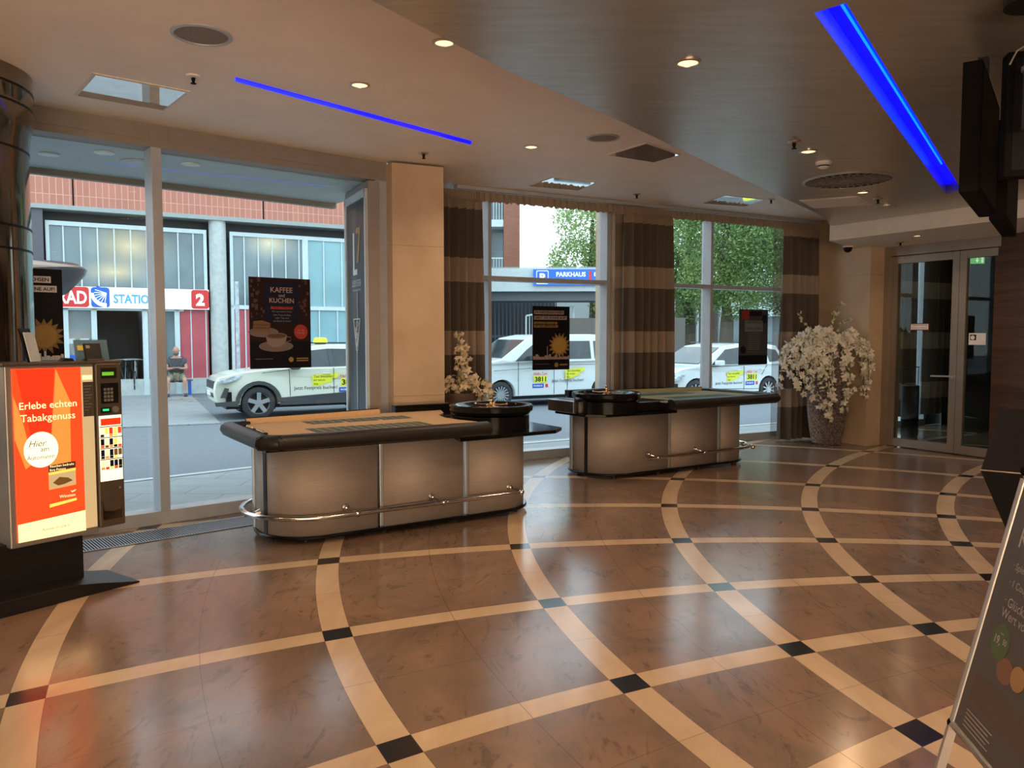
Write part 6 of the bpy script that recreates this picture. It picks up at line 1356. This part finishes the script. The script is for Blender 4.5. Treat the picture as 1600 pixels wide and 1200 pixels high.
def bicycle(loc_, rz, label, grp, m_):
    t = thing('bicycle', label, 'bicycle', loc_, rz, grp)
    for x in (-.52, .52):
        g = G(); g.tube([Vector((x+.33*math.cos(2*PI*k/28), 0, .34+.33*math.sin(2*PI*k/28))) for k in range(28)], .018, 6, closed=True); w_ = g.build('wheel', M['tyre'], t)
        g = G()
        for k in range(8): a = PI*k/8; g.bar((x-.32*math.cos(a), 0, .34-.32*math.sin(a)), (x+.32*math.cos(a), 0, .34+.32*math.sin(a)), .004, .004)
        g.build('spokes', M['grille'], w_, 0)
    g = G(); P = dict(r=(.52, 0, .34), b=(.08, 0, .30), s=(.20, 0, .80), h=(-.36, 0, .82), f=(-.52, 0, .34), hh=(-.33, 0, .98), ss=(.22, 0, .95))
    for a, b in ('rb', 'rs', 'bs', 'bh', 'sh', 'hf'): g.tube([Vector(P[a]), Vector(P[b])], .016, 6)
    g.tube([Vector(P['h']), Vector(P['hh'])], .014, 6); g.tube([Vector(P['s']), Vector(P['ss'])], .014, 6); g.build('bike_frame', m_, t)
    g = G(); g.tube([Vector((-.30, -.28, 1.0)), Vector((-.34, -.1, 1.02)), Vector((-.34, .1, 1.02)), Vector((-.30, .28, 1.0))], .014, 6); g.build('handlebar', M['grille'], t)
    g = G(); g.slab([(.10, .94), (.36, .97), (.36, 1.0), (.12, .98)], -.06, .06); g.build('saddle', M['black'], t, 0, .01)
    g = G(); g.cyl((.08, .05, .30), .09, .01, 16, 'y'); g.bar((.08, .06, .30), (.16, .06, .16), .02, .02); g.bar((.08, -.06, .30), (0, -.06, .44), .02, .02); g.build('crank', M['grille'], t); return t
for i, (px, off, col_) in enumerate(((193, .9, 'silver'), (212, .75, 'silver'), (203, 1.5, 'black'))):
    x = bh(px, 560, off)[0]; bicycle(BF.w(x, off, -.03), BF.rz+R(70+12*i), ['bicycle leaning left in the dark station entrance', 'bicycle nearest the right door post of the station entrance', 'bicycle deepest inside the station entrance'][i], 'bicycles in the station entrance', M['grille'] if i < 2 else M['clad'])
for i, px in enumerate((1052, 1066, 1079)):
    bicycle(((px-800)/F_PX*37.5, 37.5+.5*i, -.05), R(20+15*i), 'bicycle behind the white estate taxi, '+['next to the middle curtain', 'under the dark-clothed person', 'beside the person in lilac'][i], 'bicycles on the square', M['clad'])
def stander(px, Y, label, top, legs, hair, helmet=False, rz=0., sc_=1.):
    t = thing('person', label, 'person', ((px-800)/F_PX*Y, Y, -.05), rz); t.scale = (sc_,)*3
    J = {'pel': (0, 0, .95, (.15, .11)), 'sp': (0, 0, 1.18, (.15, .10)), 'ch': (0, 0, 1.38, (.16, .10)), 'nk': (0, -.01, 1.50, .055)}; E_ = chain('pel', 'sp', 'ch', 'nk')
    for s_, q in ((-1, 'L'), (1, 'R')):
        J.update({'s'+q: (s_*.19, 0, 1.40, .06), 'e'+q: (s_*.25, -.05, 1.14, .045), 'w'+q: (s_*.20, -.25, 1.02, .03), 'h'+q: (s_*.18, -.32, 1.0, (.034, .02)), 'hip'+q: (s_*.10, 0, .90, .10), 'k'+q: (s_*.12, -.03, .50, .062), 'a'+q: (s_*.12, .02, .09, .04), 'f'+q: (s_*.14, -.13, .04, .035)})
        E_ += [('ch', 's'+q)]+chain('s'+q, 'e'+q, 'w'+q, 'h'+q)+[('pel', 'hip'+q)]+chain('hip'+q, 'k'+q, 'a'+q, 'f'+q)
        fingers('', J, E_, None, J['h'+q][:3], q, (-s_*.1, -.9, -.2), (0, -.2, 1), .8)
    skin('body', J, E_, M['skin'], t, 1); head(t, Vector((0, -.02, 1.63)), .10, False, hair, .1)
    K = {k: (*J[k][:3], tuple(v+.02 for v in J[k][3]) if isinstance(J[k][3], tuple) else J[k][3]+.030) for k in ('sp', 'pel', 'ch', 'sL', 'sR', 'eL', 'eR')}
    skin('top', K, chain('pel', 'sp', 'ch')+[('ch', 'sL'), ('ch', 'sR'), ('sL', 'eL'), ('sR', 'eR')], top, t, 1)
    K = {'pel': (0, 0, .93, (.16, .12))}
    for q in 'LR': K['hip'+q] = (*J['hip'+q][:3], .115); K['k'+q] = (*J['k'+q][:3], .08); K['a'+q] = (J['a'+q][0], J['a'+q][1], .14, .055)
    skin('trousers', K, [('pel', 'hipL'), ('hipL', 'kL'), ('kL', 'aL'), ('pel', 'hipR'), ('hipR', 'kR'), ('kR', 'aR')], legs, t, 1)
    for s_ in (-1, 1): G().box(s_*.13-.045, s_*.13+.045, -.2, .07, 0, .08).build('shoe', M['shoe'], t, 0, .02)
    return t
stander(1066, 38.5, 'person in black clothes beside the bicycles, left of the window mullion', M['blackc'], M['blackc'], M['blackc'], rz=R(30), sc_=.95)
stander(1082, 40, 'person in a lilac top beside the bicycles, behind the white estate taxi', M['lilac'], M['blackc'], M['hairg'], rz=R(-20), sc_=.95)
